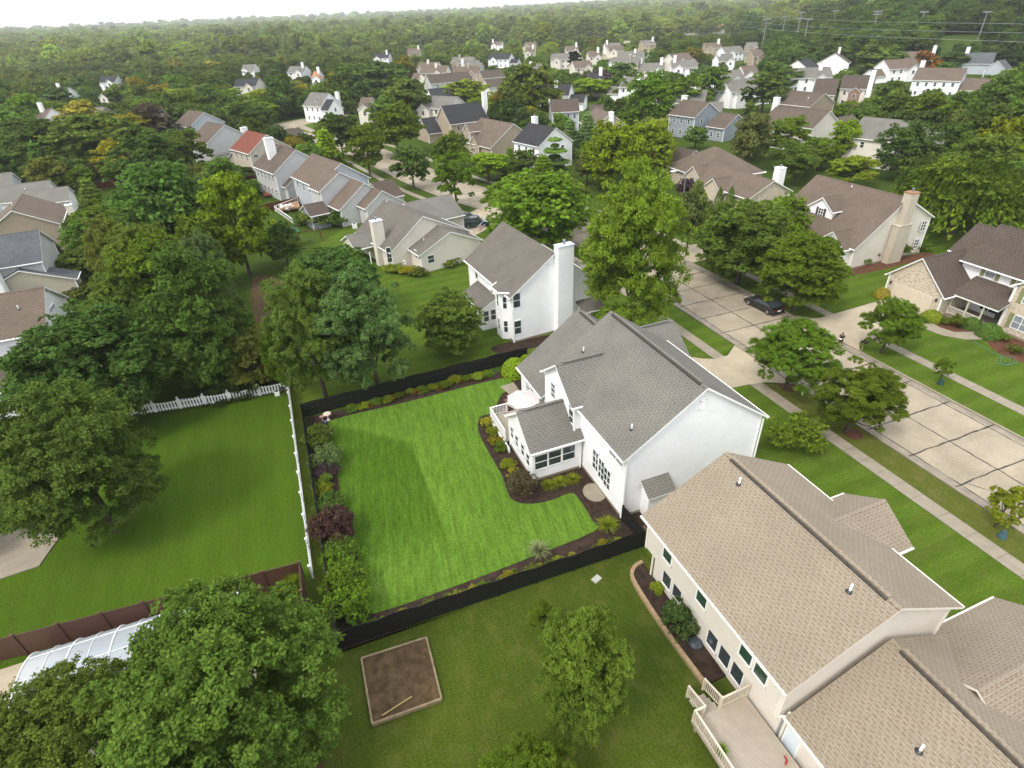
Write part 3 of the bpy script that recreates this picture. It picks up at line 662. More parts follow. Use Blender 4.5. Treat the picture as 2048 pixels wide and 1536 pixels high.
c=L3b.P(3,-3.4,0);chimney(H.e,-.5,.5,-.6,.6,0,6.4,TRIM,None,R_(8),c,1);L3.pipe(u=6,v=.8);H.done();protect([L3])
H=House('grey_house','low grey house with white siding beyond the tan one at the left edge','house',LG)
L4=gb(H,(98,360),(44,367),3,4.5,4.8,.5,W_WHITE,SH_GREY,ang=R_(186),L=9);L4b=gb(H,(135,372),None,2.9,4,4,.45,W_WHITE,SH_GREY,ang=R_(186),L=6);L4.pipe(u=4,v=2);H.done();protect([L4,L4b])
H=House('blue_house','pale blue house with grey roof farthest up the left edge','house',LG)
L5=gb(H,(22,344),None,4.5,4.5,4.5,.5,W_PALEB,SH_GREY,ang=R_(186),L=9);H.done();protect([L5])
# cream house behind the big left tree
H=House('cream_house','cream house corner with white framed sunroom behind the big left tree','house',LG)
L6=gb(H,(-26,42.2),None,2.9,3.2,3.2,.4,W_CREAM,SH_BR2,ang=R_(180),L=9,world=True)
for v in (-.8,-2.2):window(H.e,np.array(L6.P(0,v,1.6)),(0,1,0),(1,0,0),1.1,1.7,mx=2)
for u in (1,2.4):window(H.e,np.array(L6.P(u,3.2,1.6)),(1,0,0),(0,-1,0),1.2,1.7,mx=2)
H.done()
# right side: brick garage house
H=House('brick_house','cream brick house with garage, railed porch and green shutters across the street')
G1=Blk(H.root(73,36),(65.3,40.7),0,9,3.25,3.45,2.95,.89,BRICK,SH_BR2)
G2=Blk(H,(74.2,27),HP,12.2,4.1,4.6,5.6,.75,W_WHITE,SH_BR2,ov=.5)
G3=Blk(H,(68.3,29.4),0,6,3.1,3.1,5.2,.8,BRICK,SH_BR2)
G4=Blk(H,(74.8,39.4),HP,2.4,3.2,4.6,5.6,.75,W_WHITE,SH_BR2)
box_slab(H,[(66.6,37.45,2.75),(66.6,32.2,2.75),(70.1,32.2,4.15),(70.1,37.45,4.15)],0,SH_BR2)
garage_door(H.e,(65.28,40.6,1.08),(0,-1,0),(-1,0,0),4.95,2.15,plain('cream garage door',(.55,.48,.38),.5,.05))
OL=plain('olive green shutter',(.28,.30,.13),.6,.08)
def shut(root,c,u,n,w,h,m,sw=.42):
    c,u,n=map(np.array,(c,u,n))
    for s in (-1,1):
        g=MB();g.obox(c+u*s*(w/2+sw/2+.03)+n*.03,u*sw/2,n*.03,np.array([0,0,h/2]),m);g.build('shutter',root)
for y in (36.2,33):window(H.e,(70.1,y,4.95),(0,-1,0),(-1,0,0),1.1,1.3,gl=BLIND);shut(H.e,(70.1,y,4.95),(0,-1,0),(-1,0,0),1.1,1.35,OL)
for z in (1.6,4.4):window(H.e,(68.3,30.6,z),(0,-1,0),(-1,0,0),1.7,1.5,mx=2,gl=BLIND);shut(H.e,(68.3,30.6,z),(0,-1,0),(-1,0,0),1.7,1.6,OL)
window(H.e,(70.1,34.9,1.5),(0,-1,0),(-1,0,0),1.9,1.5,mx=2)
m=MB();m.box((66.7,32.3,0),(70.0,37.3,.35),CONC);m.build('porch_floor',H.e)
for y in (37.1,35.3,33.7):
    m=MB();m.bar((66.8,y,.3),(66.8,y,2.65),.13,plain('pale green post',(.5,.5,.36),.5,.04));m.build('porch_post',H.e)
m=MB()
for z in (.5,1.25):m.bar((66.8,37.1,z),(66.8,33.7,z),.07,TRIM,.06)
for y in np.arange(33.85,37.05,.16):m.bar((66.8,y,.5),(66.8,y,1.25),.045,TRIM)
m.build('railing',H.e)
for y in (43.5,37.75):
    m=MB();m.obox((65.2,y,2.),(.08,0,0),(0,.08,0),(0,0,.16),DKMETAL);m.build('wall_lamp',H.e)
m=MB();m.bar((68.2,32.35,.1),(68.2,32.35,5.1),.09,WHITE);m.build('downspout',H.e)
m=MB();m.box((70.0,33.5,.35),(70.1,34.0,2.3),plain('door shade',(.12,.1,.08),.6,.05));m.build('door',H.e)  # door panel in an even dark brown
H.done();protect([G1,G2])
# big brown roofed house
H=House('brown_roof_house','cream house with broad brown roof, dormer and pale brick chimney behind the street trees')
BR=Blk(H.root(75,59),(75.7,52.1),HP+R_(1.5),14.5,7.3,6.2,3.1,.74,W_CREAM,SH_BR,zer=5.2)
BD=Blk(H,(70.4,60.3),0,3.8,1.95,1.95,5.95,.72,W_WHITE,SH_BR,z0=4.2,ov=.3,rake=.3,base=False)
BD.winat('0',0,5.35,.9,1.25,my=3,mx=2);shut(H.e,np.array(BD.P(0,0,5.35)),(0,-1,0),(-1,0,0),.9,1.3,SH_BR2,.35)
BE=Blk(H,(67.2,54.6),0,5,2.1,2.1,2.9,.8,W_WHITE,SH_BR,ov=.3);BF=Blk(H,(67.3,64.3),0,4.5,2.4,2.4,3.2,.8,W_WHITE,SH_BR,ov=.3)
BE.winat('0',0,1.6,1.2,1.3)
chimney(H.e,74.4,76.8,51.0,51.95,0,5.2,W_BEIGE,W_BEIGE,flue=0);chimney(H.e,74.9,76.3,51.05,52.2,5.31,9.4,W_BEIGE,plain('brick cap',(.35,.17,.08),.7))
for x,z in ((80.5,1.6),(80.7,4.1)):window(H.e,(x,52.06,z),(1,0,0),(0,-1,0),1.,1.4,mx=2,my=3)
BR.pipe(u=8,v=.6);H.done();protect([BR])
def hip(H,x0,x1,y0,y1,ze,zr,wall,roof,ov=.45,ang=0):
    cx,cy=(x0+x1)/2,(y0+y1)/2;M=Matrix.Translation((cx,cy,0))@Matrix.Rotation(ang,4,'Z')
    hx_,hy_=(x1-x0)/2,(y1-y0)/2;H.w.box((-hx_,-hy_,0),(hx_,hy_,ze),wall,M)
    ex,ey=hx_+ov,hy_+ov;z=ze+.02;r=max(ey-ex,0);q=max(ex-ey,0)
    T=lambda x,y,z:tuple(M@Vector((x,y,z)))
    a,b,c,d=T(-ex,-ey,z),T(ex,-ey,z),T(ex,ey,z),T(-ex,ey,z)
    if ey>=ex:p1,p2=T(0,-r,zr),T(0,r,zr);F_=[[a,b,p1],[b,c,p2,p1],[c,d,p2],[d,a,p1,p2]]
    else:p1,p2=T(-q,0,zr),T(q,0,zr);F_=[[a,b,p2,p1],[b,c,p2],[c,d,p1,p2],[d,a,p1]]
    for f in F_:H.r.poly(f,roof)
    for p,q_ in ((a,b),(b,c),(c,d),(d,a)):H.t.bar(p,q_,.16,WHITE,.18)
    H.t.hull([a,b,c,d],[(x,y,zz-.05) for x,y,zz in (a,b,c,d)],WHITE,WHITE)
H=House('brown_roof_house','cream brick house with hipped brown roof and tall white chimney').root(80.5,94)
hip(H,75,87.5,90.5,104.5,3,7.2,BRICK,SH_BR)
K2=Blk(H,(77.3,77.2),HP,14,4.6,4.2,3,.5,BRICK,SH_BR,base=False);K3=Blk(H,(71.8,85.6),0,5,2.3,2.3,2.9,.75,BRICK,SH_BR,base=False);K4=Blk(H,(74.2,94.6),0,5,2.2,2.2,3,.8,BRICK,SH_BR,base=False)
K4.winat('0',0,1.7,1.2,1.6);chimney(H.e,81.2,82.6,80,81.4,0,6.3,W_WHITE);H.done();protect([K2,K3,K4])
FARH='houses beyond the street trees'
def quick(name,lab,blocks,chim=None,group=FARH):
    H=House(name,lab,'house',group);bl=[]
    for i,bk in enumerate(blocks):
        p1,p2,ze,hl,hr,pl,wall,roof=bk[:8];kw=bk[8] if len(bk)>8 else {}
        wn_=kw.pop('win',None);b=gb(H,p1,p2,ze,hl,hr,pl,wall,roof,**kw);bl.append(b)
        if wn_:
            for w in wn_.split():autowin(b,w[0],int(w[1]),(1.5,4.3) if b.ze>4.5 else (1.5,))
    if chim:
        u,v,h=chim;b=bl[0];c=b.P(u,v,0);chimney(H.e,-.7,.7,-.5,.5,0,h,WHITE,None,math.atan2(b.u[1],b.u[0]),c)
    H.done();protect(bl);return H
quick('white_house','small white two storey house with charcoal roof, front porch and dark green shutters',[((1112,255),(1055,246),5.6,4.8,5,.66,W_WHITE,SH_CHAR,{'win':'l3 02','ang':R_(104),'L':10}),((1080,262),None,5.6,2.,2.,.8,W_WHITE,SH_CHAR,{'ang':R_(14),'L':4.5}),((1068,300),None,2.7,1.5,1.5,.5,W_WHITE,SH_CHAR,{'ang':R_(104),'L':3.5,'z0':2.4})],(9,-1,10.2))
quick('tan_house','tan two storey house with charcoal roof and attached gabled garage',[((882,212),(953,202),5.6,5,5,.8,W_TAN,SH_CHAR,{'win':'r3','ang':R_(8)}),((841,237),(888,231),2.9,4.3,4.5,.75,W_TAN,SH_CHAR,{'ang':R_(8)})],(14,.6,12))
quick('brown_roof_house','tan house with sprawling reddish brown roof, brick dormer and low front gables',[((1027,247),(972,236),3,7,7,.66,W_TAN,SH_BR,{'ang':R_(104),'L':15}),((931,248),None,5.6,1.8,1.8,.8,W_TAN,SH_BR,{'ang':R_(8),'L':5,'win':'01','z0':3.5}),((945,272),None,2.9,2.4,2.4,.8,W_TAN,SH_BR,{'ang':R_(8),'L':6,'win':'01'})])
quick('grey_house','pale grey two storey house with brown grey roof and a dark roofed wing',[((852,150),(917,140),5.6,5,5,.62,W_GREY,SH_BR2,{'win':'r4 01','ang':R_(4)}),((855,178),(898,174),4.6,5,4.6,.6,W_WHITE,SH_CHAR,{'ang':R_(4),'win':'r2'})])
quick('grey_house','light grey gabled house with grey chimney against its end wall',[((925,122),(960,120),5.6,5,5,.62,W_GREY,SH_GREY,{'ang':R_(0)})],(-.6,-1,10))
quick('brown_roof_house','long low house with dark brown roof left of the giant tree',[((958,142),(1005,139),5.4,5,5,.55,W_TAN,SH_BR2,{'ang':R_(0)}),((970,161),(1001,158),3.6,4.5,4.5,.55,W_CREAM,SH_BR2,{'ang':R_(0),'win':'r4'})])
quick('blue_house','pale blue two storey house with brown roofs behind blue spruces',[((1100,199),(1157,198),5.6,5,5,.55,W_PALEB,SH_BR2,{'ang':R_(-20),'win':'r4'}),((1180,210),(1208,217),4.6,4.3,4.3,.5,W_PALEB,SH_BR2,{'ang':R_(-28),'win':'r2'})])
quick('tan_house','tan house with brown roof and a wide beige chimney on its gable',[((1222,226),(1246,204),4.6,4.6,4.8,.7,W_BEIGE,SH_BR,{'ang':R_(80),'L':12})],(-.5,0,8.2))
quick('blue_house','slate blue two storey house with pergola deck, stepped roofs and side chimney',[((1366,199),(1430,203),5.6,5,5,.6,W_BLGR,SH_TAUPE,{'ang':R_(-78),'win':'r3 12'}),((1440,224),None,3.4,4.6,4.6,.6,W_BLGR,SH_TAUPE,{'ang':R_(-78),'L':6,'win':'r2'}),((1469,229),None,2.8,4,4.2,.5,W_BLGR,SH_CHAR,{'ang':R_(-78),'L':8,'win':'r2'})],(-.7,1,9.6))
quick('tan_house','cream two storey house with taupe roof and white chimney at its left end',[((1555,210),(1652,223),5.6,5,5,.62,W_CREAM,SH_TAUPE,{'ang':R_(-80),'win':'r3'}),((1668,236),(1705,226),3,3.6,4.4,.6,W_BEIGE,SH_TAUPE,{'ang':R_(10),'L':8})],(-.7,0,10.5))
quick('brown_roof_house','one storey house under a plain brown roof above the cream house',[((1572,180),(1655,186),3.6,6,6,.5,W_TAN,SH_TAUPE,{'ang':R_(-80)})])
quick('brown_roof_house','brick and cream house with dark brown roof and twin pointed front gables',[((1633,157),(1683,150),5.6,5,6.5,.6,W_BEIGE,SH_BR2,{'ang':R_(-50),'win':'03'}),((1687,150),(1754,145),5.6,5.5,5.5,.6,W_CREAM,SH_BR2,{'ang':R_(-50),'win':'r4'}),((1712,175),None,5.2,1.8,1.8,.8,RBRICK,SH_BR2,{'ang':R_(40),'L':4,'win':'01'})],(16,1,11))
quick('cream_house','tall cream house with grey roof seen from the side, partly behind a dark tree',[((1728,233),(1853,244),5.6,5.6,5.6,.56,W_CREAM,SH_GREY,{'ang':R_(-75),'win':'r2'}),((1868,262),(1915,268),3,4,4,.5,W_CREAM,SH_GREY,{'ang':R_(-60),'L':6})],None)
quick('cream_house','cream and brick two storey house with brown roof, bay windows and attached garage',[((1837,135),(1936,136),5.6,5.2,5.2,.62,W_WHITE,SH_BR,{'ang':R_(-62),'win':'r5'}),((1931,156),(1985,156),3,5,5.5,.55,W_WHITE,SH_BR,{'ang':R_(-62),'L':12})],(.6,1,11))
quick('white_house','bright white gable house with brown roof and white chimney near the woods',[((1671,107),(1713,104),5.6,6.5,6.5,.6,W_WHITE,SH_BR2,{'ang':R_(40),'L':14})],(9,-1,11.5))
quick('white_house','white two storey house with charcoal roof and a dark roofed side wing',[((1596,121),(1628,117),5.6,6,6,.6,W_WHITE,SH_CHAR,{'ang':R_(20),'L':11,'win':'r3'}),((1588,133),None,3.2,3,4,.5,W_WHITE,SH_CHAR,{'ang':R_(20),'L':5})])
quick('brown_roof_house','white house with red brown roof and white chimney below the sports lights',[((1806,103),(1856,103),5.6,5,5.5,.6,W_CREAM,SH_BR,{'ang':R_(-55)})],(12,0,11))
quick('blue_house','pale house with broad blue grey roofs and white chimney below the woods edge',[((1922,105),(1992,109),5.6,5.5,6,.6,W_PALEB,SH_BLUE,{'ang':R_(-58),'win':'12'}),((1996,121),(2012,120),4,3.6,3.6,.8,W_PALEB,SH_BLUE,{'ang':R_(10),'L':6})],(2,0,11))
quick('grey_house','long grey roofed house right under the woods edge',[((1881,85),(1960,84),5.6,5,5,.6,W_GREY,SH_TAUPE,{'ang':R_(-55)})])
quick('white_house','white house with slate roofs, cross gables and white chimney beside the bend of the street',[((658,186),None,5.6,4.8,4.8,.75,W_WHITE,SH_GREY,{'ang':R_(125),'L':10,'win':'02 l3'}),((668,199),None,4.6,3.4,3.4,.85,W_WHITE,SH_CHAR,{'ang':R_(125),'L':4,'win':'01'}),((632,200),None,5.4,2,2,.9,W_WHITE,SH_CHAR,{'ang':R_(35),'L':4,'z0':2.8})],(2,-5.6,9))
quick('cream_house','cream house with white front gable and pale roof behind the bright yellow green pair',[((1335,292),None,3,4,4,.6,W_PALEB,SH_BR2,{'ang':R_(-70),'L':7,'win':'01'})])
# distant houses: length from their width in the photograph, ridges roughly across the view
cr=math.atan2(Rv[1],Rv[0])
FARL=[((1283,80),(1308,80),'tan','g','tan house with grey hipped looking roof near the far tree belt'),((1210,86),(1239,85),'w','g','white house with grey roof left of a brown roofed one'),((1217,92),(1245,91),'c','b','cream house with brown roof right below a grey roofed one'),((1292,126),(1327,124),'w','g','white house with light grey roof, pointed dormers and chimney'),((1345,121),(1389,118),'w','g','white house with grey roof and tall white chimney on its left'),((1145,122),(1179,120),'c','b','cream gabled house with brown roof right of the giant tree'),((1176,103),(1198,101),'c','b','small cream house with two brown gables'),((1132,92),(1155,91),'c','b','cream house with steep brown roof and columned porch'),((1178,146),(1204,145),'tan','k','low house with dark grey roof among trees'),((1434,108),(1462,107),'w','g','pale gable house with a white chimney to the left of a round tree'),((1483,131),(1510,131),'w','b','white gable with brown roof peeking between two trees'),((1343,166),(1370,164),'w','g','white gable house with red shutters and grey roof'),((1495,84),(1513,84),'tan','g','far small tan gable house'),((1501,99),(1522,99),'tan','b','far brown roof house above the two dark trees'),((474,158),(518,156),'c','k','cream two storey house with charcoal roof beside a tall spruce'),((579,132),(613,132),'w','g','white house with dark grey roof and leaning white chimney'),((487,129),(510,128),'w','g','small white house with grey roof behind yellow trees'),((724,195),(744,193),'c','b','cream gable end with brown roof beside the grove'),((203,152),(234,151),'w','k','house with large charcoal roof in the left woods'),((209,177),(227,176),'c','k','small dark grey roof below the charcoal one in the left woods'),((119,176),(138,174),'w','w','white gable end in the left woods'),((170,214),(207,214),'tan','g','wide plain grey roof in the left woods'),((86,217),(102,216),'w','b','brown roof with white chimney box in the left woods'),((293,216),(322,222),'tan','k','dark brown roof beside the purple brown tree'),((750,107),(779,106),'w','k','white gable with charcoal roof under a bright round tree'),((816,96),(840,97),'tan','b','house with rusty brown roof behind the bright round tree'),((984,83),(1004,82),'w','b','white and brown house left of three far chimneys'),((1050,84),(1072,84),'tan','b','brown roofed house in the far centre'),((1053,95),(1068,95),'c','b','low brown roof below another brown roof in the far centre'),((1410,85),(1440,85),'tan','b','tan house with brown roof before the far tree belt'),((628,142),(640,142),'w','o','white gable with orange roof and white chimney'),((1240,60+58),(1262,118),'tan','b','small brown roof by the dark round trees')]
FARL=FARL[:-1]
WM={'w':W_WHITE,'c':W_CREAM,'tan':W_TAN};RM={'g':SH_GREY,'b':SH_BR,'k':SH_CHAR,'w':SH_GREY,'o':plain('orange shingles',(.42,.2,.10),.9,.2)}
for i,(p1,p2,wl,rf,lab) in enumerate(FARL):
    z=8.4;q1,q2=at(*p1,z),at(*p2,z);c=(np.array(q1)+q2)/2;dep=prj(c[0],c[1],z)[2];L=abs(p2[0]-p1[0])*dep/CF*1.05
    an=cr+R_(rng.uniform(-14,14));H=House({'w':'white_house','c':'cream_house','tan':'tan_house'}[wl],lab,'house','distant houses of the suburb')
    H.root(*c);u=np.array([math.cos(an),math.sin(an)]);o=c-u*L/2
    b=Blk(H,o,an,L,4.6,4.8,5.4,.6,WM[wl],RM[rf],base=False);bl=[b]
    side=rng.choice([-1,1]);o2=c+u*(L*.22*side)
    b2=Blk(H,o2-np.array([-u[1],u[0]])*6.3,an+HP,6,2.2,2.2,5.0,.75,WM[wl],RM[rf],base=False,ov=.3)
    autowin(b,'r',3,(1.5,4.2),1.,1.4);autowin(b2,'0',1,(4.0,),1.2,1.4)
    if 'chimney' in lab or rng.random()<.4:
        q=b.P(L*.12 if 'left' in lab else L*.85,-1.2,0);chimney(H.e,-.7,.7,-.5,.5,0,10.4,WHITE,None,an,q)
    H.done();protect(bl)
# the rest of the estate: one house after another along its streets, seen between the crowns
_rh=np.random.default_rng(5);_k=0;_seen={}
for _ in range(900):
    if _k>=19:break
    a=R_(20.1+_rh.uniform(-40,36));d=_rh.uniform(190,450);x,y=math.sin(a)*d,math.cos(a)*d
    if any(math.hypot(x-k[5],y-k[6])<k[7]+15 for k in KEEP) or (y<235 and min(math.hypot(x-p[0],y-p[1]) for p in _cl)<20):continue
    if hill(x,y)>.5:continue
    w,r_=[('w','k'),('w','g'),('c','b'),('tan','b'),('tan','g'),('c','g'),('w','b')][_rh.integers(0,7)]
    q=prj(x,y,8);
    if not(820<q[0]<2048):continue
    n=min(LM,key=lambda l:math.hypot(l[1][0]-q[0],(l[1][1]-q[1])*1.6));ww=n[0].split()[:6]
    while ww[-1] in('with','and','the','a','of','its','on','in','beside','behind','at','by','near','to','under','seen','against','right','left','before'):ww.pop()
    lab='%s house, %s roof, %s the %s'%({'w':'white','c':'cream','tan':'tan'}[w],{'k':'charcoal','g':'grey','b':'brown'}[r_],'right of' if q[0]>n[1][0] else 'left of',' '.join(ww))
    if lab in _seen:continue
    _seen[lab]=1;_k+=1;an=cr+R_(_rh.uniform(-35,35));L=_rh.uniform(11,16);H=House({'w':'white_house','c':'cream_house','tan':'tan_house'}[w],' '.join(lab.split()[:16]),'house','distant houses of the suburb');H.root(x,y)
    u=np.array([math.cos(an),math.sin(an)]);nn=np.array([-u[1],u[0]]);c=np.array([x,y]);b=Blk(H,c-u*L/2,an,L,4.8,5,5.4,.6,WM[w],RM[r_],base=False);s_=_rh.choice([-1,1])
    b2=Blk(H,c+u*L*.2*s_-nn*6.6,an+HP,7,2.4,2.4,4.8,.75,WM[w],RM[r_],base=False,ov=.3);b3=Blk(H,c-u*(L/2+5.2) if s_>0 else c+u*L/2,an,5.4,3.4,3.6,2.9,.6,WM[w],RM[r_],base=False)
    autowin(b,'r',4,(1.5,4.2),1.,1.4);autowin(b2,'0',1,(3.9,),1.2,1.3)
    if _rh.random()<.55:chimney(H.e,-.6,.6,-.5,.5,0,9.6,WM[w],None,an,b.P(L*_rh.uniform(.1,.9),-1.2,0))
    H.done();protect([b,b3])
# school and apartments far off
def longb(name,lab,cat,p1,p2,z,h,w,roof):
    q1,q2=np.array(at(*p1,z)),np.array(at(*p2,z));c=(q1+q2)/2;dep=prj(c[0],c[1],z)[2];L=abs(p2[0]-p1[0])*dep/CF;H=House(name,lab,cat).root(*c);u=np.array([math.cos(cr),math.sin(cr)])
    b=Blk(H,c-u*L/2,cr,L,8,8,h,.35,w,roof,base=False);k=max(2,int(L/22))
    for i in range(k):
        Blk(H,c-u*L/2+u*L*(i+.5)/k-np.array([-u[1],u[0]])*9.5,cr+HP,9,3.5,3.5,h*.95,.5,w,roof,base=False)
    autowin(b,'r',min(14,int(L/6)),(2,5.2) if h>6 else (2,),1.6,1.6);H.done();protect([b])
PINK=plain('faded red roof',(.45,.17,.13),.7,.1)
for nm,az0,az1,d0,d1 in (('field',26,44,470,740),('field',14,23.5,520,690)):
    pts=[(math.sin(R_(20.1+0*a)*0+R_(a))*d,math.cos(R_(a))*d) for a,d in ([(a,d0) for a in np.linspace(az0,az1,8)]+[(a,d1) for a in np.linspace(az1,az0,8)])]
    sheet(nm,pts,.9,plain('dry pale field',(.30,.30,.16),.9,.3,.02))
longb('school_building','long low building with red roofs far off at the edge of the fields','school',(1345,52),(1468,47),10,7,W_BEIGE,PINK)
longb('apartment_building','pale apartment block at the left of the far pair','building',(905,50),(985,47),11,8.5,W_CREAM,SH_TAUPE)
longb('apartment_building','pale apartment block at the right of the far pair','building',(1018,52),(1082,50),11,8.5,W_BEIGE,SH_TAUPE)
longb('warehouse','low pale building with white roof beyond the far trees','building',(1210,60),(1290,58),6,5,W_CREAM,WHITE)
# ---------------------------------------------------------------- fences
def fence_run(name,pts,h,m,label,group,style='board',seg=2.4,arch=0.,inner=1,post=None,pm=None,zoff=0):
    """pts: polyline; each bay is a part (boards follow the ground line), with its posts"""
    root=empty(name,(*pts[0],0),label,'fence',group);pm=pm or m
    for a,b in zip(pts[:-1],pts[1:]):
        a,b=np.array(a,float),np.array(b,float);L=np.linalg.norm(b-a);n=max(1,round(L/seg));u=(b-a)/L;nn=np.array([-u[1],u[0]])*inner
        for i in range(n):
            p=a+u*L*i/n;l=L/n;dz=rng.uniform(-.05,.05) if arch else 0;mb=MB()
            k=int(l/(.15 if style=='board' else .27 if style=='picket' else l))
            k=max(k,1);w=l/k
            for j in range(k):
                t=(j+.5)/k;hh=h+dz+arch*math.sin(math.pi*t);c=p+u*l*t
                bw=w*(.96 if style=='board' else .55 if style=='picket' else 1.)
                off=nn*(.008 if j%2 else 0)
                mb.obox((*(c+off),.04+(hh-.04)/2),(*(u*bw/2),0),(*(nn*.012),0),(0,0,(hh-.04)/2),m)
            for z in ((.3,h*.55,h-.2) if style=='board' else (.25,h-.25) if style=='picket' else (.12,h)):
                q=p+nn*.035;th=.04 if style!='panel' else .05
                mb.bar((*(q if style!='panel' else p),z),(*((q if style!='panel' else p)+u*l),z),th,m,.09)
            mb.build('panel',root)
        for i in range(n+1):
            p=a+u*L*i/n;mb=MB();f=1+rng.uniform(0,.1);mb.bar((*p,0),(*p,h+(post or .0)+.04*f),(.11 if style!='panel' else .14)*f,pm)
            if post:mb.obox((*p,h+post+.07*f),(.085*f,0,0),(0,.085*f,0),(0,0,.03),pm)
            mb.build('post',root)
    return root
FG_='black board fences round the bright lawn'
fence_run('board_fence',[(-3.36,22.45),(6.5,22.2),(17.1,21.95)],1.5,BLACKW,'black wavy topped board fence along the near edge of the bright lawn',FG_,arch=.14,inner=1)
fence_run('board_fence',[(-3.36,22.45),(-3.45,47.75)],1.5,BLACKW,'black board fence on the left side of the bright lawn',FG_,arch=.05,inner=-1)
fence_run('board_fence',[(-3.45,47.75),(8.5,48.3),(19.6,48.6)],1.5,BLACKW,'black board fence at the far end of the bright lawn, rails showing',FG_,arch=.06,inner=-1)
fence_run('board_fence',[(17.1,21.95),(16.95,24.6)],1.5,BLACKW,'short black fence piece joining the corner of the white house',FG_,arch=.05,inner=1)
WF='white picket fences of the left lawn'
fence_run('picket_fence',[(-4.35,28.4),(-4.45,53.4)],1.05,WHITE,'white picket fence seen from above along the right side of the left lawn',WF,style='picket',inner=-1,post=.12)
fence_run('picket_fence',[(-4.45,53.4),(-10,53.7),(-19,55.2)],1.1,WHITE,'white picket fence with scalloped tops at the far end of the left lawn',WF,style='picket',arch=-.14,inner=1,post=.12)
fence_run('picket_fence',[at(200,606),at(245,592)],1.1,WHITE,'short white picket fence glimpsed between the dark trees',WF,style='picket',inner=1,post=.12)
BF='brown panel fences at the lower left'
fence_run('panel_fence',[(-4.85,28.35),(-30,30.2)],1.8,BROWNV,'brown solid panel fence crossing the left lawn',BF,style='panel',seg=2.35,post=.06)
fence_run('panel_fence',[(-4.85,28.35),(-5.0,12)],1.8,BROWNV,'brown solid panel fence seen edge on beside the grass strip',BF,style='panel',seg=2.35,post=.06)
fence_run('wood_fence',[at(150,384),at(232,374)],1.7,REDW,'red brown wooden fence behind the small left lawn','wooden fences in back yards')
fence_run('privacy_fence',[at(140,452),at(262,425)],1.6,WHITE,'plain white fence at the near side of the small left lawn',None,style='panel',inner=1)
fence_run('wood_fence',[at(408,340),at(470,325)],1.7,TANW,'tan wooden fence beside the low dark front wing','wooden fences in back yards')
fence_run('wood_fence',[at(522,428),at(606,408)],1.6,REDW,'red brown wooden fence between the yards of the house row','wooden fences in back yards')
fence_run('wood_fence',[at(482,362),at(530,353)],1.6,REDW,'short red brown wooden fence near the red roofed house','wooden fences in back yards')
# ---------------------------------------------------------------- decks
def railing(root,pts,z,h,m,post=.1,sp=.13,cap=.1,name='railing'):
    mb=MB()
    for a,b in zip(pts[:-1],pts[1:]):
        a,b=np.array(a,float),np.array(b,float);za,zb=(a[2],b[2]) if len(a)>2 else (z,z);a,b=a[:2],b[:2];L=np.linalg.norm(b-a);k=max(2,int(L/sp))
        mb.bar((*a,za+h),(*b,zb+h),cap,m,.05);mb.bar((*a,za+.12),(*b,zb+.12),.05,m,.05)
        for i in range(1,k):
            t=i/k;c=a*(1-t)+b*t;zc=za*(1-t)+zb*t;mb.bar((*c,zc+.1),(*c,zc+h-.03),.045,m)
        for c,zc in ((a,za),(b,zb)):
            f=1+rng.uniform(.0,.12);mb.bar((*c,zc-.1),(*c,zc+h+.04*f),post*f,m)
    return mb.build(name,root)
def deck(label,x0,x1,y0,y1,z,m,boards='y',group=None,gap=.145):
    r=empty('deck',((x0+x1)/2,(y0+y1)/2,0),label,'deck',group);mb=MB();n=int(((x1-x0) if boards=='y' else (y1-y0))/gap)
    for i in range(n):
        if boards=='y':a=x0+i*gap;mb.box((a,y0,z-.04),(a+gap-.012,y1,z),m)
        else:a=y0+i*gap;mb.box((x0,a,z-.04),(x1,a+gap-.012,z),m)
    mb.build('floor',r);mb=MB()
    mb.box((x0+.02,y0+.09,z-.28),(x0+.08,y1-.09,z-.045),m);mb.box((x0+.03,y0+.02,z-.275),(x1-.02,y0+.08,z-.05),m);mb.box((x0+.03,y1-.08,z-.275),(x1-.02,y1-.02,z-.05),m)
    for x in np.linspace(x0+.2,x1-.4,3):
        for y in np.linspace(y0+.2,y1-.2,3):mb.bar((x,y,0),(x,y,z-.05),.12,m)
    mb.build('frame',r);return r
DT=plain('cream painted rail',(.52,.46,.36),.55,.05)
dk=deck('large pale painted deck with cream railings behind the beige house',12.75,16.2,-2,10.9,.85,PALEW)
railing(dk,[(13.35,10.85),(12.8,10.85),(12.8,-2)],.85,.95,DT);railing(dk,[(14.45,10.85),(16.1,10.85)],.85,.95,DT)
railing(dk,[(13.4,10.9,.85),(13.5,12.2,.35)],.85,.9,DT);railing(dk,[(14.45,10.9,.85),(14.5,12.2,.35)],.85,.9,DT)
mb=MB()
for i in range(3):mb.box((13.5,10.92+i*.36,.62-i*.22),(14.45,11.3+i*.36,.66-i*.22),PALEW)
mb.build('steps',dk)
dk=deck('white railed deck beside the sunroom of the white house',12.3,16.7,36.0,39.7,.7,PALEW)
railing(dk,[(13.9,39.65),(12.35,39.65),(12.35,36.1)],.7,.95,WHITE)
mb=MB();mb.box((12.25,35.0,0),(12.35,39.7,.5),WHITE);mb.build('skirt',dk)
dk=deck('orange cedar deck with white railing behind the white stepped house',*sorted((at(560,425)[0],at(604,425)[0])),at(560,428)[1],at(560,428)[1]+6,.8,CEDAR)
a,b=np.array(at(551,422,.8)),np.array(at(596,404,.8));c=np.array(at(586,447,.8));railing(dk,[tuple(b),tuple(a),tuple(c)],.8,.9,WHITE,sp=.5)
dk=deck('small red stained deck behind the grey house',at(528,382)[0],at(528,382)[0]+5,at(560,392)[1],at(560,392)[1]+5,.5,plain('red stain',(.3,.09,.06),.7,.1))
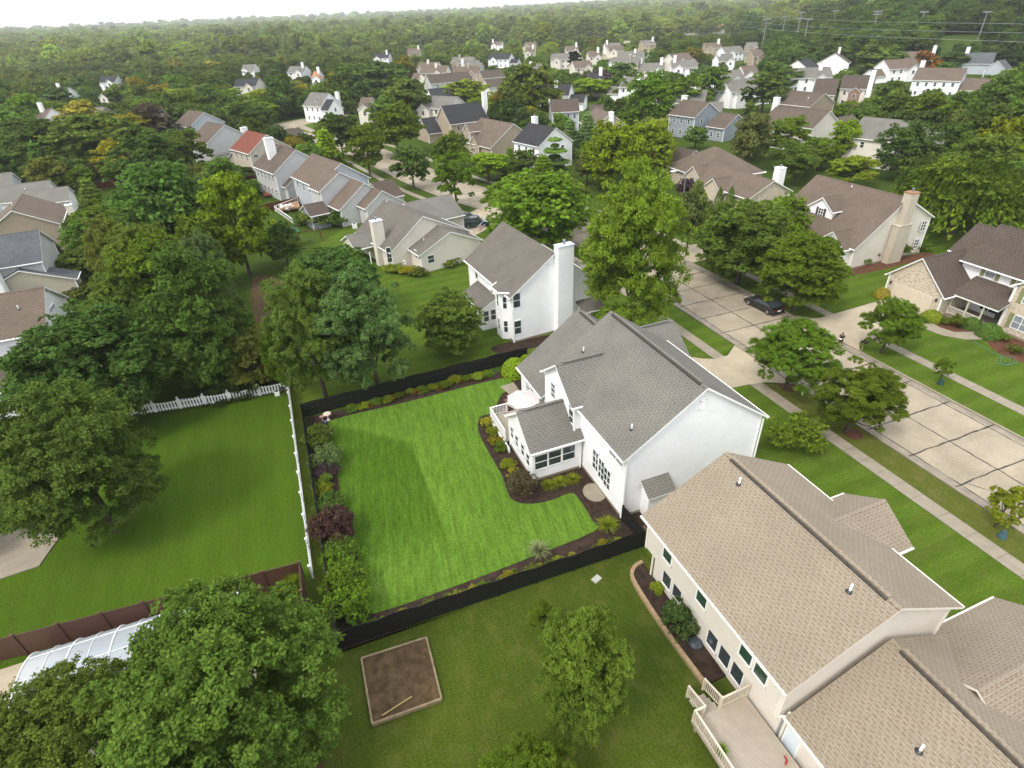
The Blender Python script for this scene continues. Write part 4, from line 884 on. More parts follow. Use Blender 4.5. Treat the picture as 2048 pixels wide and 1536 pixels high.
# ---------------------------------------------------------------- yard objects
def patio(name,pts,label,m=CONC,z=.09): return slab(name,pts,0,z,m,)
patio('patio',[(-27,36.6),(-22.1,37.1),(-21.4,39.8),(-21.8,41.5),(-27,42)],'')
def disc(name,c,rx,ry,z0,z1,m,k=24,half=False):
    pts=[(c[0]+rx*math.cos(t),c[1]+ry*math.sin(t)) for t in np.linspace(0,2*math.pi,k,endpoint=False)];return slab(name,pts,z0,z1,m)
disc('patio',(16.5,27.9),.85,1.0,0,.12,CONC);slab('patio',[(15.1,44.8),(16.6,44.9),(16.6,42.2),(15.6,42.6)],.02,.10,CONC)
g_=plain('red flagstone',(.2,.10,.07),.8,.25)
for i,(x,y) in enumerate(((14.2,41.0),(14.5,41.7),(14.9,42.3),(15.4,42.9),(17.9,23.3),(18.7,23.6))):
    mb=MB();mb.obox((x,y,.075),(.28,.04,0),(-.04,.2,0),(0,0,.03),g_);tag(mb.build('stepping_stone'),['lowest red stepping stone beside the white deck','second red stepping stone up from the lawn by the deck','third red stepping stone up from the lawn by the deck','red stepping stone nearest the small patio','left red paver at the foot of the big white wall','right red paver at the foot of the big white wall'][i],'paver','red stepping stones')
# raised garden bed
r=empty('raised_bed',(-.4,19.2,0),'square raised garden bed of weathered timber filled with bare soil','garden bed')
c4=[(-2.25,21.25),(1.55,21.05),(1.4,17.2),(-2.3,17.35)];mb=MB()
for i in range(4):
    p,q=c4[i],c4[(i+1)%4];mb.bar((*p,.12+.004*i),(*q,.12+.004*i),.11,WTIMBER,.24)
mb.build('timber_frame',r);mb=MB();n=16
P=lambda s,t:(np.array(c4[0])*(1-s)+np.array(c4[1])*s)*(1-t)+(np.array(c4[3])*(1-s)+np.array(c4[2])*s)*t
G=[[(*P(.02+.96*i/n,.02+.96*j/n),.17+rng.normal(0,.02)) for i in range(n+1)] for j in range(n+1)]
for j in range(n):
    for i in range(n):mb.poly([G[j+1][i],G[j+1][i+1],G[j][i+1],G[j][i]],DIRT)
mb.build('soil',r)
mb=MB();mb.obox((-.9,17.75,.22),(.85,.19,0),(-.01,.035,0),(0,0,.02),plain('fresh yellow board',(.40,.30,.11),.6,.05));tag(mb.build('wooden_board'),'narrow yellow board lying on the soil of the raised bed','board')
# curved stone edged bed along the beige house
edge=smooth_poly([(16.2,20.75),(15.6,20.65),(15.05,20.2),(14.85,19.4),(14.75,17.5),(14.75,15),(14.85,12.4)],4,False)
r=empty('stone_edging',(15,17,0),'tan block edging round the curved mulch bed of the beige house','edging');mb=MB();st=plain('tan edging block',(.36,.255,.14),.85,.2,4)
for a,b in zip(edge[:-1],edge[1:]):
    L=math.dist(a,b);k=max(1,round(L/.3))
    for i in range(k):
        p=np.array(a)*(1-(i+.03)/k)+np.array(b)*(i+.03)/k;q=np.array(a)*(1-(i+.97)/k)+np.array(b)*(i+.97)/k;mb.bar((*p,.14),(*q,.14),.24,st,.28)
mb.build('edging_block',r)
slab('mulch_bed',[*edge,(16.2,12.4)],.01,.16,MULCH)
mb=MB();mb.lathe((15.85,14.6,.16),[(.38,0),(.4,.06),(.2,.14),(.02,.17)],plain('clear blue window well cover',(.05,.065,.085),.3,.15,3,.5),16);tag(mb.build('window_well_cover'),'round bluish window well cover in the mulch beside the beige house','cover')
slab('walkway',[(63.2,38),(62.4,37.3),(61.9,35.9),(62.2,34),(63.4,32.4),(65,31.7),(66.6,31.9),(67,33.2),(65.5,33.3),(64,34),(63.6,35.4),(64.2,37.4)],0,.04,CONC)
sheet('mulch_bed',smooth_poly([(64.3,37.2),(66.6,37.5),(66.6,33.4),(65.4,33.2),(64.1,33.9),(63.7,35.5)],3),.02,REDMULCH)
sheet('mulch_bed',smooth_poly([(65.6,31.6),(67.9,32),(67.9,24),(65.6,24),(63.6,27.5),(64,30)],3),.02,REDMULCH)
sheet('mulch_bed',smooth_poly([(67,52),(75,51.8),(82,52),(83,50.6),(76,50),(67,50.2)],3),.02,REDMULCH)
sheet('mulch_bed',smooth_poly([(17.5,53),(24,52.6),(29,52.8),(29,51),(18.5,50.6),(17.2,51.2)],3),.02,MULCH)
for px,py in ((1577,775),(1706,868)):
    x,y=at(px,py);mb=MB();mb.lathe((x,y,.0),[(.8,0),(.75,.06),(.2,.1)],REDMULCH,20);tag(mb.build('mulch_ring'),kind='structure')
tag(ribbon('gutter_stain',offset(_cl,-5.08)[:30],offset(_cl,-4.5)[:30],0,.0145,plain('damp gutter',(.27,.235,.18),.8,.25,.8),None),kind='structure');tag(ribbon('gutter_stain',offset(_cl,4.5)[:30],offset(_cl,5.08)[:30],0,.0145,plain('damp gutter',(.27,.235,.18)),None),kind='structure')
# bird baths
def birdbath(c,label,m,s=1.,ped=True):
    mb=MB();b=[(.16,0),(.14,.06),(.07,.14),(.06,.5),(.12,.6),(.33,.68),(.36,.74),(.30,.72),(.05,.66)] if ped else [(.34,0),(.38,.08),(.32,.10),(.05,.04)]
    r=empty('bird_bath',(*c,.03),label,'bird bath','bird baths in the corner bed');mb.lathe((*c,.03),[(a*s,z*s) for a,z in b[:7]],m,18);mb.build('basin' if not ped else 'pedestal',r)
    w=MB();w.lathe((*c,.03+(b[6][1]-.02)*s if ped else .1),[(.27*s,0),(.26*s,.006)],plain('water',(.06,.05,.04),.1,.1),16);w.build('water',r)
cs=plain('pale cast stone',(.5,.44,.34),.8,.15)
birdbath((-1.35,46.3),'pale pedestal bird bath, larger of the two standing ones',cs);birdbath((-1.85,46.5),'small reddish pedestal bird bath left of the pale one',plain('red clay',(.42,.26,.2),.7,.1),.6);birdbath((-2.5,44.9),'low dish on the mulch in front of the round shrub',cs,.8,False)
mb=MB();mb.lathe((-1.6,45.9,.03),[(.02,0),(.12,.06),(.17,.17),(.12,.28),(.02,.34)],plain('blue glass',(.10,.13,.22),.15,.1),14);tag(mb.build('gazing_ball',smooth=True),'blue glass garden ball between the bird baths','garden ball')
# umbrella and table
def umbrella(c,label):
    x,y=c;r=empty('patio_umbrella',(x,y,.7),label,'umbrella');mb=MB();cm=plain('off white canvas',(.50,.455,.44),.8,.04)
    k=8;R=1.5
    for i in range(k):
        a,b=2*math.pi*i/k,2*math.pi*(i+1)/k;p=(x+R*math.cos(a),y+R*math.sin(a),2.95);q=(x+R*math.cos(b),y+R*math.sin(b),2.95)
        mid=((p[0]+q[0])/2*.97+x*.03,(p[1]+q[1])/2*.97+y*.03,2.97);t=(x,y,3.55);mb.poly([p,mid,t],cm);mb.poly([mid,q,t],cm)
        mb.poly([(p[0],p[1],2.78),(q[0],q[1],2.78),q,p],cm)
    mb.build('canopy',r);mb=MB();mb.tube([(x,y,.7),(x,y,3.6)],.025,WHITE,8);mb.lathe((x,y,3.55),[(.14,0),(.05,.08)],cm,8);mb.build('pole',r)
    mb=MB()
    for i in range(k):
        a=2*math.pi*i/k;mb.bar((x,y,3.45),(x+R*math.cos(a),y+R*math.sin(a),2.9),.02,WHITE)
    mb.build('rib',r)
umbrella((14.85,37.9),'off white octagonal parasol open over the table on the white deck')
def table(c,label,z=.7,R=.6,m=None):
    r=empty('patio_table',(*c,z),label,'table');m=m or DKMETAL;mb=MB();mb.lathe((*c,z+.7),[(R,0),(R,.03)],m,20);mb.build('tabletop',r)
    for a in (0.8,2.4,3.9,5.5):
        mb=MB();mb.bar((c[0]+.1*math.cos(a),c[1]+.1*math.sin(a),z+.7),(c[0]+R*.8*math.cos(a),c[1]+R*.8*math.sin(a),z),.04,m);mb.build('leg',r)
def chair(c,ang,label,z=.7,m=None,grp=None):
    m=m or DKMETAL;r=empty('patio_chair',(*c,z),label,'chair',grp);M=Matrix.Translation((c[0],c[1],z))@Matrix.Rotation(ang,4,'Z')
    mb=MB();mb.box((-.25,-.25,.42),(.25,.25,.46),m,M);mb.build('seat',r);mb=MB();mb.box((-.25,.22,.46),(.25,.27,.95),m,M);mb.build('backrest',r)
    for x,y in ((-.22,-.22),(.22,-.22),(-.22,.22),(.22,.22)):
        mb=MB();mb.box((x-.02,y-.02,0),(x+.02,y+.02,.42),m,M);mb.build('leg',r)
table((14.85,37.9),'dark round table under the off white parasol')
chair((14.0,37.2),2.2,'dark patio chair left of the parasol table',grp='patio chairs on the white deck');chair((15.6,37.1),-2.3,'dark patio chair right of the parasol table',grp='patio chairs on the white deck')
q=at(575,418,.8);table(q,'round table on the orange cedar deck',.8,.6,WHITE)
for i,(dx,dy,l) in enumerate(((-1,.3,'white chair left of the table on the cedar deck'),(1,.4,'white chair right of the table on the cedar deck'),(0,-1.1,'white chair in front of the table on the cedar deck'))):chair((q[0]+dx,q[1]+dy),i*2.1,l,.8,WHITE,'white chairs on the cedar deck')
# arched translucent pool enclosure
r=empty('pool_enclosure',(-16,27,0),'translucent arched pool cover with white ribs behind the big lower left tree','pool enclosure')
m_,nt_,b_=nodes('polycarbonate');b_.inputs['Base Color'].default_value=(.34,.37,.39,1);b_.inputs['Roughness'].default_value=.22;b_.inputs['Specular IOR Level'].default_value=.6
tb_=N(nt_,'BsdfTransparent');mx_=N(nt_,'MixShader');mx_.inputs[0].default_value=.22;nt_.links.new(b_.outputs[0],mx_.inputs[1]);nt_.links.new(tb_.outputs[0],mx_.inputs[2]);nt_.links.new(mx_.outputs[0],nt_.nodes['Material Output'].inputs[0])
def arch(x,k=20,w=1.):return [(x,26.15-2.75*math.cos(math.pi*i/k)*w,1.75*math.sin(math.pi*i/k)**.8*w) for i in range(k+1)]
xs=np.linspace(-19.8,-8.6,11);mb=MB()
A_=[arch(x,20,.985) for x in xs]
for i in range(len(xs)-1):
    for j in range(20):mb.poly([A_[i][j],A_[i+1][j],A_[i+1][j+1],A_[i][j+1]],m_)
mb.build('panel',r,True)
for i,x in enumerate(xs):
    mb=MB();mb.tube(arch(x),.02 if i%2 else .045,WHITE,6);mb.build('rib',r)
mb=MB()
for j in (6,10,14):mb.bar(arch(xs[0])[j],arch(xs[-1])[j],.03,WHITE)
mb.build('rail',r);slab('pool_deck',[(-30,23),(-30,28.9),(-8,29.1),(-8,20),(-30,18)],.0,.05,DRIVE)
mb=MB();mb.box((-19.5,23.9,.055),(-9,28.3,.06),plain('pool water',(.10,.25,.3),.05,.05));tag(mb.build('pool_water'),kind='structure')
# air conditioners, utility boxes
def acunit(c,label,m=WHITE,s=.8):
    r=empty('air_conditioner',(*c,0),label,'air conditioner');mb=MB();mb.obox((*c,s/2),(s/2,0,0),(0,s/2,0),(0,0,s/2),m);mb.build('case',r);mb=MB();mb.lathe((*c,s),[(s*.4,0),(s*.38,.03)],DKMETAL,14);mb.build('fan_grille',r)
acunit(at(710,456),'white air conditioner beside the pale stepped house');acunit((-5.6,52.9),'small white utility box inside the picket fence corner',WHITE,.45)
mb=MB();c=at(1193,1159);mb.obox((*c,.05),(.28,.1,0),(-.07,.2,0),(0,0,.04),plain('pale utility lid',(.42,.42,.36),.7,.1));tag(mb.build('manhole_cover'),'pale rectangular utility lid set in the olive lawn','lid')
r=empty('grill',(-5.0,52.4,0),'black kettle grill in the corner of the picket fence','grill');mb=MB();mb.lathe((-5.0,52.4,.6),[(.1,0),(.3,.12),(.32,.25),(.22,.42),(.03,.48)],DKMETAL,14);mb.build('bowl',r,True)
for a in (0,2.1,4.2):
    mb=MB();mb.bar((-5,52.4,.65),(-5+.3*math.cos(a),52.4+.3*math.sin(a),0),.03,DKMETAL);mb.build('leg',r)
# swing set with green tower
q=np.array(at(592,492));r=empty('play_set',(*q,0),'wooden swing set with green roofed tower on the lawn of the house row','play set')
mb=MB();mb.hull([(q[0]-.1,q[1]-.9,3.2),(q[0]+.1,q[1]-.9,3.2),(q[0]+.1,q[1]+.9,3.2),(q[0]-.1,q[1]+.9,3.2)],[(q[0]-1,q[1]-1,2.5),(q[0]+1,q[1]-1,2.5),(q[0]+1,q[1]+1,2.5),(q[0]-1,q[1]+1,2.5)],plain('green canopy',(.03,.16,.10),.6,.08),plain('green canopy',(.03,.16,.1)));mb.build('canopy',r)
mb=MB();mb.obox((*q,1.3),(.8,0,0),(0,.8,0),(0,0,.06),REDW)
for s in (-.8,.8):
    for t in (-.8,.8):mb.bar((q[0]+s,q[1]+t,0),(q[0]+s,q[1]+t,2.6),.12,REDW)
mb.bar((q[0]+.8,q[1],2.1),(q[0]+4.2,q[1]+.8,2.1),.12,REDW);mb.bar((q[0]+4.2,q[1]+.8,2.1),(q[0]+4.6,q[1]-.3,0),.1,REDW);mb.bar((q[0]+4.2,q[1]+.8,2.1),(q[0]+4.3,q[1]+1.9,0),.1,REDW);mb.build('timber_frame',r)
mb=MB();mb.obox((q[0]+2.4,q[1]+.4,.5),(.25,0,0),(0,.1,0),(0,0,.02),DKMETAL);mb.bar((q[0]+2.2,q[1]+.4,.5),(q[0]+2.2,q[1]+.4,2.1),.02,DKMETAL);mb.bar((q[0]+2.6,q[1]+.4,.5),(q[0]+2.6,q[1]+.4,2.1),.02,DKMETAL);mb.build('swing',r)
# flag
q=np.array([26.2,84.6]);r=empty('flag',(q[0],q[1],3),'small striped flag with blue corner on the eave of the cream house','flag');mb=MB();mb.tube([(q[0],q[1],3),(q[0]+.9,q[1]-1.2,4.3)],.025,WHITE,6);mb.build('pole',r)
mb=MB();RED_=plain('flag red',(.4,.03,.04),.8,.05);WHT_=plain('flag white',(.75,.74,.72),.8,.03);BLU_=plain('flag blue',(.03,.05,.2),.8,.05)
fo=np.array([q[0]+.85,q[1]-1.15,4.25]);fu=np.array([-.55,.75,-.85]);fu/=np.linalg.norm(fu);fv=np.array([.25,.2,-1.]);fv/=np.linalg.norm(fv)
for i in range(13):
    w=.95/13;z0=i*w;st_=.5 if i<7 else 0
    for d in (.0,):
        def fp(s,t):
            return fo+fu*s*1.3+fv*t+np.array([0,.05*math.sin(s*9),0])
        for k in range(4):
            s0=max(st_,k/4);s1=(k+1)/4
            if s1<=s0:continue
            mb.poly([fp(s0,z0),fp(s1,z0),fp(s1,z0+w),fp(s0,z0+w)],RED_ if i%2==0 else WHT_)
mb.poly([fp(0,0),fp(.5,0),fp(.5,.95*7/13),fp(0,.95*7/13)],BLU_)
for i in range(4):
    for k in range(5):
        p=fp(.06+k*.1,.05+i*.13)-np.array([0,.01,0]);mb.poly([p,p+fu*.03,p+fu*.03+fv*.03,p+fv*.03],WHT_)
mb.build('cloth',r)
# mailboxes, water bags, person
def mailbox(c,label,m=DKMETAL,two=False):
    r=empty('mailbox',(*c,0),label,'mailbox','mailboxes by the kerb');mb=MB();mb.bar((*c,0),(*c,1.05),.1,WTIMBER);mb.bar((c[0]-.25,c[1],.95),(c[0]+.3,c[1],.95),.08,WTIMBER);mb.build('post',r)
    for dy in ((-.18,.18) if two else (0,)):
        mb=MB();k=8;pr=[(.09*math.cos(t),.10+.09*math.sin(t)) for t in np.linspace(0,math.pi,k)]+[(-.09,0),(.09,0)]
        f=[(c[0]-.28,c[1]+dy+a,1.02+b) for a,b in pr];g=[(c[0]+.25,c[1]+dy+a,1.02+b) for a,b in pr];mb.poly(f,m);mb.poly(g[::-1],m)
        for i in range(len(pr)):
            j=(i+1)%len(pr);mb.poly([f[j],f[i],g[i],g[j]],m)
        mb.build('box',r)
mailbox((51.9,35.2),'dark mailbox pair on a wooden post near the man in the driveway',two=True);mailbox((51.9,58.2),'dark mailbox under the big street trees')
mailbox((40.6,42.5),'dark mailbox beside the near driveway apron') if 0 else None
def waterbag(c,m,label):
    mb=MB();mb.lathe((*c,0),[(.3,0),(.27,.12),(.13,.55),(.1,.6)],m,14);tag(mb.build('tree_water_bag',smooth=True),label,'water bag')
waterbag(at(2003,1074),plain('teal bag',(.05,.11,.13),.5,.1),'teal watering bag round the sapling at the right edge');waterbag(at(1880,768),plain('green bag',(.02,.06,.05),.5,.1),'small dark green watering bag under the young tree across the street')
mb=MB();q=at(1604,790);mb.tube([(*q,0),(q[0]+.1,q[1]+.15,1.2)],.05,WHITE,8);tag(mb.build('marker_post'),'short white post leaning beside the left street tree','post')
# standing man
def person(c,ang):
    r=empty('person',(*c,.036),'man standing in the driveway in dark t-shirt and shorts holding a white controller','person',rz=0)
    sk=plain('skin',(.42,.25,.17),.6,.05);M=Matrix.Translation((c[0],c[1],.036))@Matrix.Rotation(ang,4,'Z')
    J={'pel':(0,0,.93,.15),'wai':(0,.0,1.08,.14),'che':(0,0,1.3,.165),'shl':(-.17,0,1.44,.075),'shr':(.17,0,1.44,.075),'nek':(0,.0,1.5,.06),'hd1':(0,.02,1.6,.085),'hd2':(0,.03,1.7,.088),
       'ell':(-.27,.04,1.2,.048),'elr':(.27,.04,1.2,.048),'wrl':(-.12,.27,1.16,.034),'wrr':(.12,.27,1.16,.034),'hpl':(-.1,0,.88,.1),'hpr':(.1,0,.88,.1),'knl':(-.12,.02,.5,.062),'knr':(.13,.02,.5,.062),'anl':(-.13,-.01,.09,.042),'anr':(.15,-.01,.09,.042),'tol':(-.15,.15,.04,.04),'tor':(.18,.15,.04,.04)}
    names=list(J);ed=[('pel','wai'),('wai','che'),('che','shl'),('che','shr'),('che','nek'),('nek','hd1'),('hd1','hd2'),('shl','ell'),('shr','elr'),('ell','wrl'),('elr','wrr'),('pel','hpl'),('pel','hpr'),('hpl','knl'),('hpr','knr'),('knl','anl'),('knr','anr'),('anl','tol'),('anr','tor')]
    V=[tuple(M@Vector(J[n][:3])) for n in names];E_=[(names.index(a),names.index(b)) for a,b in ed];Rr=[J[n][3] for n in names]
    for s,w in ((-1,'wrl'),(1,'wrr')):
        b=np.array(J[w][:3]);wi=names.index(w)
        for k in range(5):
            f=b+np.array([s*(-.01)+(-.03+.015*k)*1.,.05+.004*k,-.012]);g=f+np.array([-.02*s,.05-.006*abs(k-2),-.015])
            V.append(tuple(M@Vector(f)));V.append(tuple(M@Vector(g)));Rr+=[.012,.009];E_+=[(wi,len(V)-2),(len(V)-2,len(V)-1)]
    me=bpy.data.meshes.new('body');me.from_pydata([tuple(np.array(v)-np.array([c[0],c[1],.036])) for v in V],E_,[]);me.materials.append(sk);o=bpy.data.objects.new('body',me);link(o);o.parent=r
    md=o.modifiers.new('skin','SKIN');md.use_smooth_shade=True
    for i,sv in enumerate(me.skin_vertices[0].data):sv.radius=(Rr[i],Rr[i]);sv.use_root=(i==0)
    o.modifiers.new('sub','SUBSURF').render_levels=1
    def shell(name,pairs,m):
        mb=MB()
        for a,b,s0,s1,t0,t1 in pairs:
            A_,B_=np.array(J[a][:3]),np.array(J[b][:3]);p,q=A_*(1-t0)+B_*t0,A_*(1-t1)+B_*t1;mb.tube([tuple(M@Vector(p)),tuple(M@Vector((p+q)/2)),tuple(M@Vector(q))],[s0,(s0+s1)/2,s1],m,12)
        mb.build(name,r,True)
    tee=plain('dark green tee',(.02,.035,.028),.8,.1);sh=plain('olive shorts',(.06,.055,.035),.8,.1)
    shell('shirt',[('pel','che',.165,.19,0,1.),('che','nek',.19,.09,.0,.9),('shl','ell',.09,.07,-.2,.55),('shr','elr',.09,.07,-.2,.55)],tee)
    shell('shorts',[('hpl','knl',.125,.095,-.15,.8),('hpr','knr',.125,.095,-.15,.8),('pel','wai',.16,.15,-.3,.3)],sh)
    mb=MB();mb.lathe(tuple(M@Vector((0,.01,1.66))),[(.095,0),(.1,.05),(.08,.1),(.02,.13)],plain('dark hair',(.03,.022,.016),.8,.1),12);mb.build('hair',r,True)
    mb=MB()
    for s in (-1,1):
        mb.obox(M@Vector((s*.15-.01*s,.06,.05)),M.to_3x3()@Vector((.05,0,0)),M.to_3x3()@Vector((0,.14,0)),(0,0,.045),DKMETAL)
    mb.build('shoe',r)
    cm=MB();cm.obox(M@Vector((0,.37,1.17)),M.to_3x3()@Vector((.12,0,0)),M.to_3x3()@Vector((0,.06,0)),(0,0,.03),WHITE);tag(cm.build('remote_controller'),'white remote controller held in both hands by the man','controller')
person((50.4,36.7),R_(115))
# pot plant, clogs, hose
# cars
def car(c,ang,L,W_,Hh,paint,label,cat='car',van=False,z=.02):
    r=empty('parked_car',(*c,z),label,cat);M=Matrix.Translation((c[0],c[1],z))@Matrix.Rotation(ang,4,'Z')
    pm,nt,b=nodes('car paint');b.inputs['Base Color'].default_value=(*paint,1);b.inputs['Roughness'].default_value=.25;b.inputs['Specular IOR Level'].default_value=.6;b.inputs['Coat Weight'].default_value=.6
    h=L/2;w=W_/2
    if van:prof=[(-h,.45),(-h,.85),(-h+.1,1.0),(h-1.15,1.0),(h-.5,.85),(h-.08,.78),(h,.5)];top=[(-h+.12,1.0),(-h+.3,Hh),(h-2.0,Hh),(h-1.1,1.0)]
    else:prof=[(-h,.45),(-h+.02,.8),(-h+.25,.93),(-h+.9,.95),(h-1.5,.9),(h-.6,.78),(h-.1,.66),(h,.45)];top=[(-h+.35,.94),(-h+1.35,Hh-.04),(-h+2.1,Hh),(h-2.15,Hh-.07),(h-1.25,.88)]
    mb=MB()
    def section(xs,inset):return
    T=lambda x,y,z_:tuple(M@Vector((x,y,z_)))
    n=len(prof)
    for i in range(n-1):
        (xa,za),(xb,zb)=prof[i],prof[i+1];wa=w*(.9 if abs(xa)>h-.15 else 1);wb=w*(.9 if abs(xb)>h-.15 else 1)
        mb.poly([T(xa,-wa*.95,za),T(xb,-wb*.95,zb),T(xb,wb*.95,zb),T(xa,wa*.95,za)],pm)
        for s in (-1,1):
            q=[T(xa,s*wa,min(za,.6)),T(xb,s*wb,min(zb,.6)),T(xb,s*wb*.95,zb),T(xa,s*wa*.95,za)];q2=[T(xa,s*wa*.97,.22),T(xb,s*wb*.97,.22),T(xb,s*wb,min(zb,.6)),T(xa,s*wa,min(za,.6))]
            if s>0:q=q[::-1];q2=q2[::-1]
            mb.poly(q,pm);mb.poly(q2,pm)
    mb.poly([T(-h,-w*.9,.22),T(-h,-w*.88,.45),T(-h,w*.88,.45),T(-h,w*.9,.22)],pm);mb.poly([T(h,w*.88,.45),T(h,-w*.88,.45),T(h,-w*.9,.22),T(h,w*.9,.22)][::-1],pm)
    mb.poly([T(-h,-w*.9,.22),T(h,-w*.9,.22),T(h,w*.9,.22),T(-h,w*.9,.22)],DKMETAL)
    # roof and pillars
    wi=w*.78;tp=top[1:-1]
    for i in range(len(tp)-1):mb.poly([T(tp[i][0],-wi,tp[i][1]),T(tp[i+1][0],-wi,tp[i+1][1]),T(tp[i+1][0],wi,tp[i+1][1]),T(tp[i][0],wi,tp[i][1])],pm)
    for (xa,za),(xb,zb) in zip(top[:-1],top[1:]):
        for s in (-1,1):
            wa=w*.93 if za<1.02 else wi;wb=w*.93 if zb<1.02 else wi;mb.bar(T(xa,s*wa,za),T(xb,s*wb,zb),.07,pm)
    mb.build('body',r);g=MB()
    for k in (0,len(top)-2):
        (xa,za),(xb,zb)=top[k],top[k+1];wa=w*.88 if za<1.02 else wi*.95;wb=w*.88 if zb<1.02 else wi*.95;g.poly([T(xa,-wa,za),T(xb,-wb,zb),T(xb,wb,zb),T(xa,wa,za)],GLASS)
    for s in (-1,1):
        q=[T(x,s*(w*.93 if z_<1.02 else wi)*.99,z_) for x,z_ in top];g.poly(q if s<0 else q[::-1],GLASS)
    g.build('windows',r)
    for s in (-1,1):
        for x in (-h+.85,h-.9):
            m2=MB();m2.tube([T(x,s*(w-.2),.33),T(x,s*(w+.01),.33)],.33,plain('tyre',(.02,.02,.02),.8,.1),18);t=m2.build('wheel',r);m3=MB();m3.tube([T(x,s*(w-.1),.33),T(x,s*(w+.025),.33)],.2,STEEL,12);m3.build('rim',t)
        m2=MB();m2.obox(T(h-.06,s*w*.62,.62),M.to_3x3()@Vector((.05,0,0)),M.to_3x3()@Vector((0,.2,0)),(0,0,.06),plain('lamp glass',(.6,.6,.6),.15,.03));m2.build('headlight',r)
        m2=MB();m2.obox(T(-h+.02,s*w*.66,.75),M.to_3x3()@Vector((.04,0,0)),M.to_3x3()@Vector((0,.2,0)),(0,0,.06),plain('tail lamp red',(.3,.01,.01),.25,.05));m2.build('taillight',r)
    m2=MB();m2.obox(T(-h-.01,0,.6),M.to_3x3()@Vector((.015,0,0)),M.to_3x3()@Vector((0,.25,0)),(0,0,.07),WHITE);m2.build('number_plate',r)
car((50.1,47.6),R_(93),4.75,1.9,1.42,(.008,.008,.01),'black sedan parked at the far kerb of the street')
car((29.3,94.6),R_(-10),4.6,1.85,1.7,(.012,.03,.03),'dark green minivan on the driveway beside the cream house',van=True)
car((29.0,98.2),R_(-10),4.5,1.8,1.45,(.015,.035,.035),'dark green car half hidden behind the minivan')
# ---------------------------------------------------------------- plants
def leafmesh(name,C,Nn,s,asp=.6,seed=0,T=None,rn=None):
    r=np.random.default_rng(seed);n=len(C);Nn=Nn/(np.linalg.norm(Nn,axis=1,keepdims=True)+1e-9)
    if T is None:T=r.normal(size=(n,3))
    T=T-(T*Nn).sum(1,keepdims=True)*Nn;T/=np.linalg.norm(T,axis=1,keepdims=True)+1e-9;B=np.cross(Nn,T)
    s=(np.asarray(s)*np.ones(n))[:,None];a=C-T*s;c=C+T*s;b=C+B*s*asp+T*s*.1;d=C-B*s*asp+T*s*.1
    V=np.stack([a,b,c,d],1).reshape(-1,3).astype(np.float32)
    me=bpy.data.meshes.new(name);me.vertices.add(4*n);me.vertices.foreach_set('co',V.ravel());me.loops.add(4*n);me.loops.foreach_set('vertex_index',np.arange(4*n,dtype=np.int32))
    me.polygons.add(n);me.polygons.foreach_set('loop_start',np.arange(0,4*n,4,dtype=np.int32));me.update(calc_edges=True)
    at_=me.attributes.new('rnd','FLOAT','FACE');at_.data.foreach_set('value',(r.random(n) if rn is None else r.random(n)*.5+rn*.5).astype(np.float32));me.materials.append(LEAF);return me
def unit(r,n):
    v=r.normal(size=(n,3));return v/np.linalg.norm(v,axis=1,keepdims=True)
def crown_pts(seed,R,H,zc,rz,nb,nl,br=(.26,.42),flat=.75,shape='round',droop=0.):
    r=np.random.default_rng(seed);d=unit(r,nb*4);d=d[d[:,2]>-.82][:nb];cs=[]
    for i,v in enumerate(d):
        q=(.5+.33*r.random()**.7) if r.random()<.8 else r.uniform(.82,.98);ez=1.
        x=np.array([v[0]*R*q,v[1]*R*q,zc+v[2]*rz*q])
        if shape=='cone':
            t=(x[2]-(zc-rz))/(2*rz);k=1.25*(1-t)+.12;x[:2]=v[:2]/(np.linalg.norm(v[:2])+.01)*R*k*(.35+.4*r.random())
        if shape=='oval':x[:2]*=.9
        if shape=='flat':x[2]=zc+abs(v[2])*rz*.8-.15*rz*(np.linalg.norm(v[:2]))
        cs.append(x)
    for i in range(max(3,nb//6)):cs.append(np.array([r.normal(0,R*.15),r.normal(0,R*.15),zc+r.uniform(-.3,.55)*rz]))
    cs=np.array(cs);rad=R*(br[0]+(br[1]-br[0])*r.random(len(cs))**1.3);rad=np.where(np.linalg.norm((cs-np.array([0,0,zc]))/np.array([R,R,rz]),axis=1)>.84,rad*.55,rad)
    if shape=='cone':
        t=(cs[:,2]-(zc-rz))/(2*rz);rad*=np.clip(1.15-.8*t,.35,1)
    w=rad**2;w/=w.sum();bi=r.choice(len(cs),nl,p=w)
    # sub clumps on the surface of every bough
    ns=26;sub=unit(r,len(cs)*ns).reshape(len(cs),ns,3);sub[:,:,2]=np.abs(sub[:,:,2])*.8+sub[:,:,2]*.2
    si=r.integers(0,ns,nl);sd=sub[bi,si];off=unit(r,nl)*(r.random((nl,1))**.5)*.27
    P=cs[bi]+(sd*r.uniform(.82,1.03,(nl,1))+off)*rad[bi][:,None]*np.array([1,1,flat])
    if droop:
        P[:,2]-=droop*r.random(nl)**1.5*np.linalg.norm(P[:,:2],axis=1)/R
    N_=sd*.6+unit(r,nl)*.75+np.array([0,0,.45]);global CLUMP;CLUMP=(r.random((len(cs),ns))*.5+r.random((len(cs),1))*.5)[bi,si];return P,N_,cs,rad
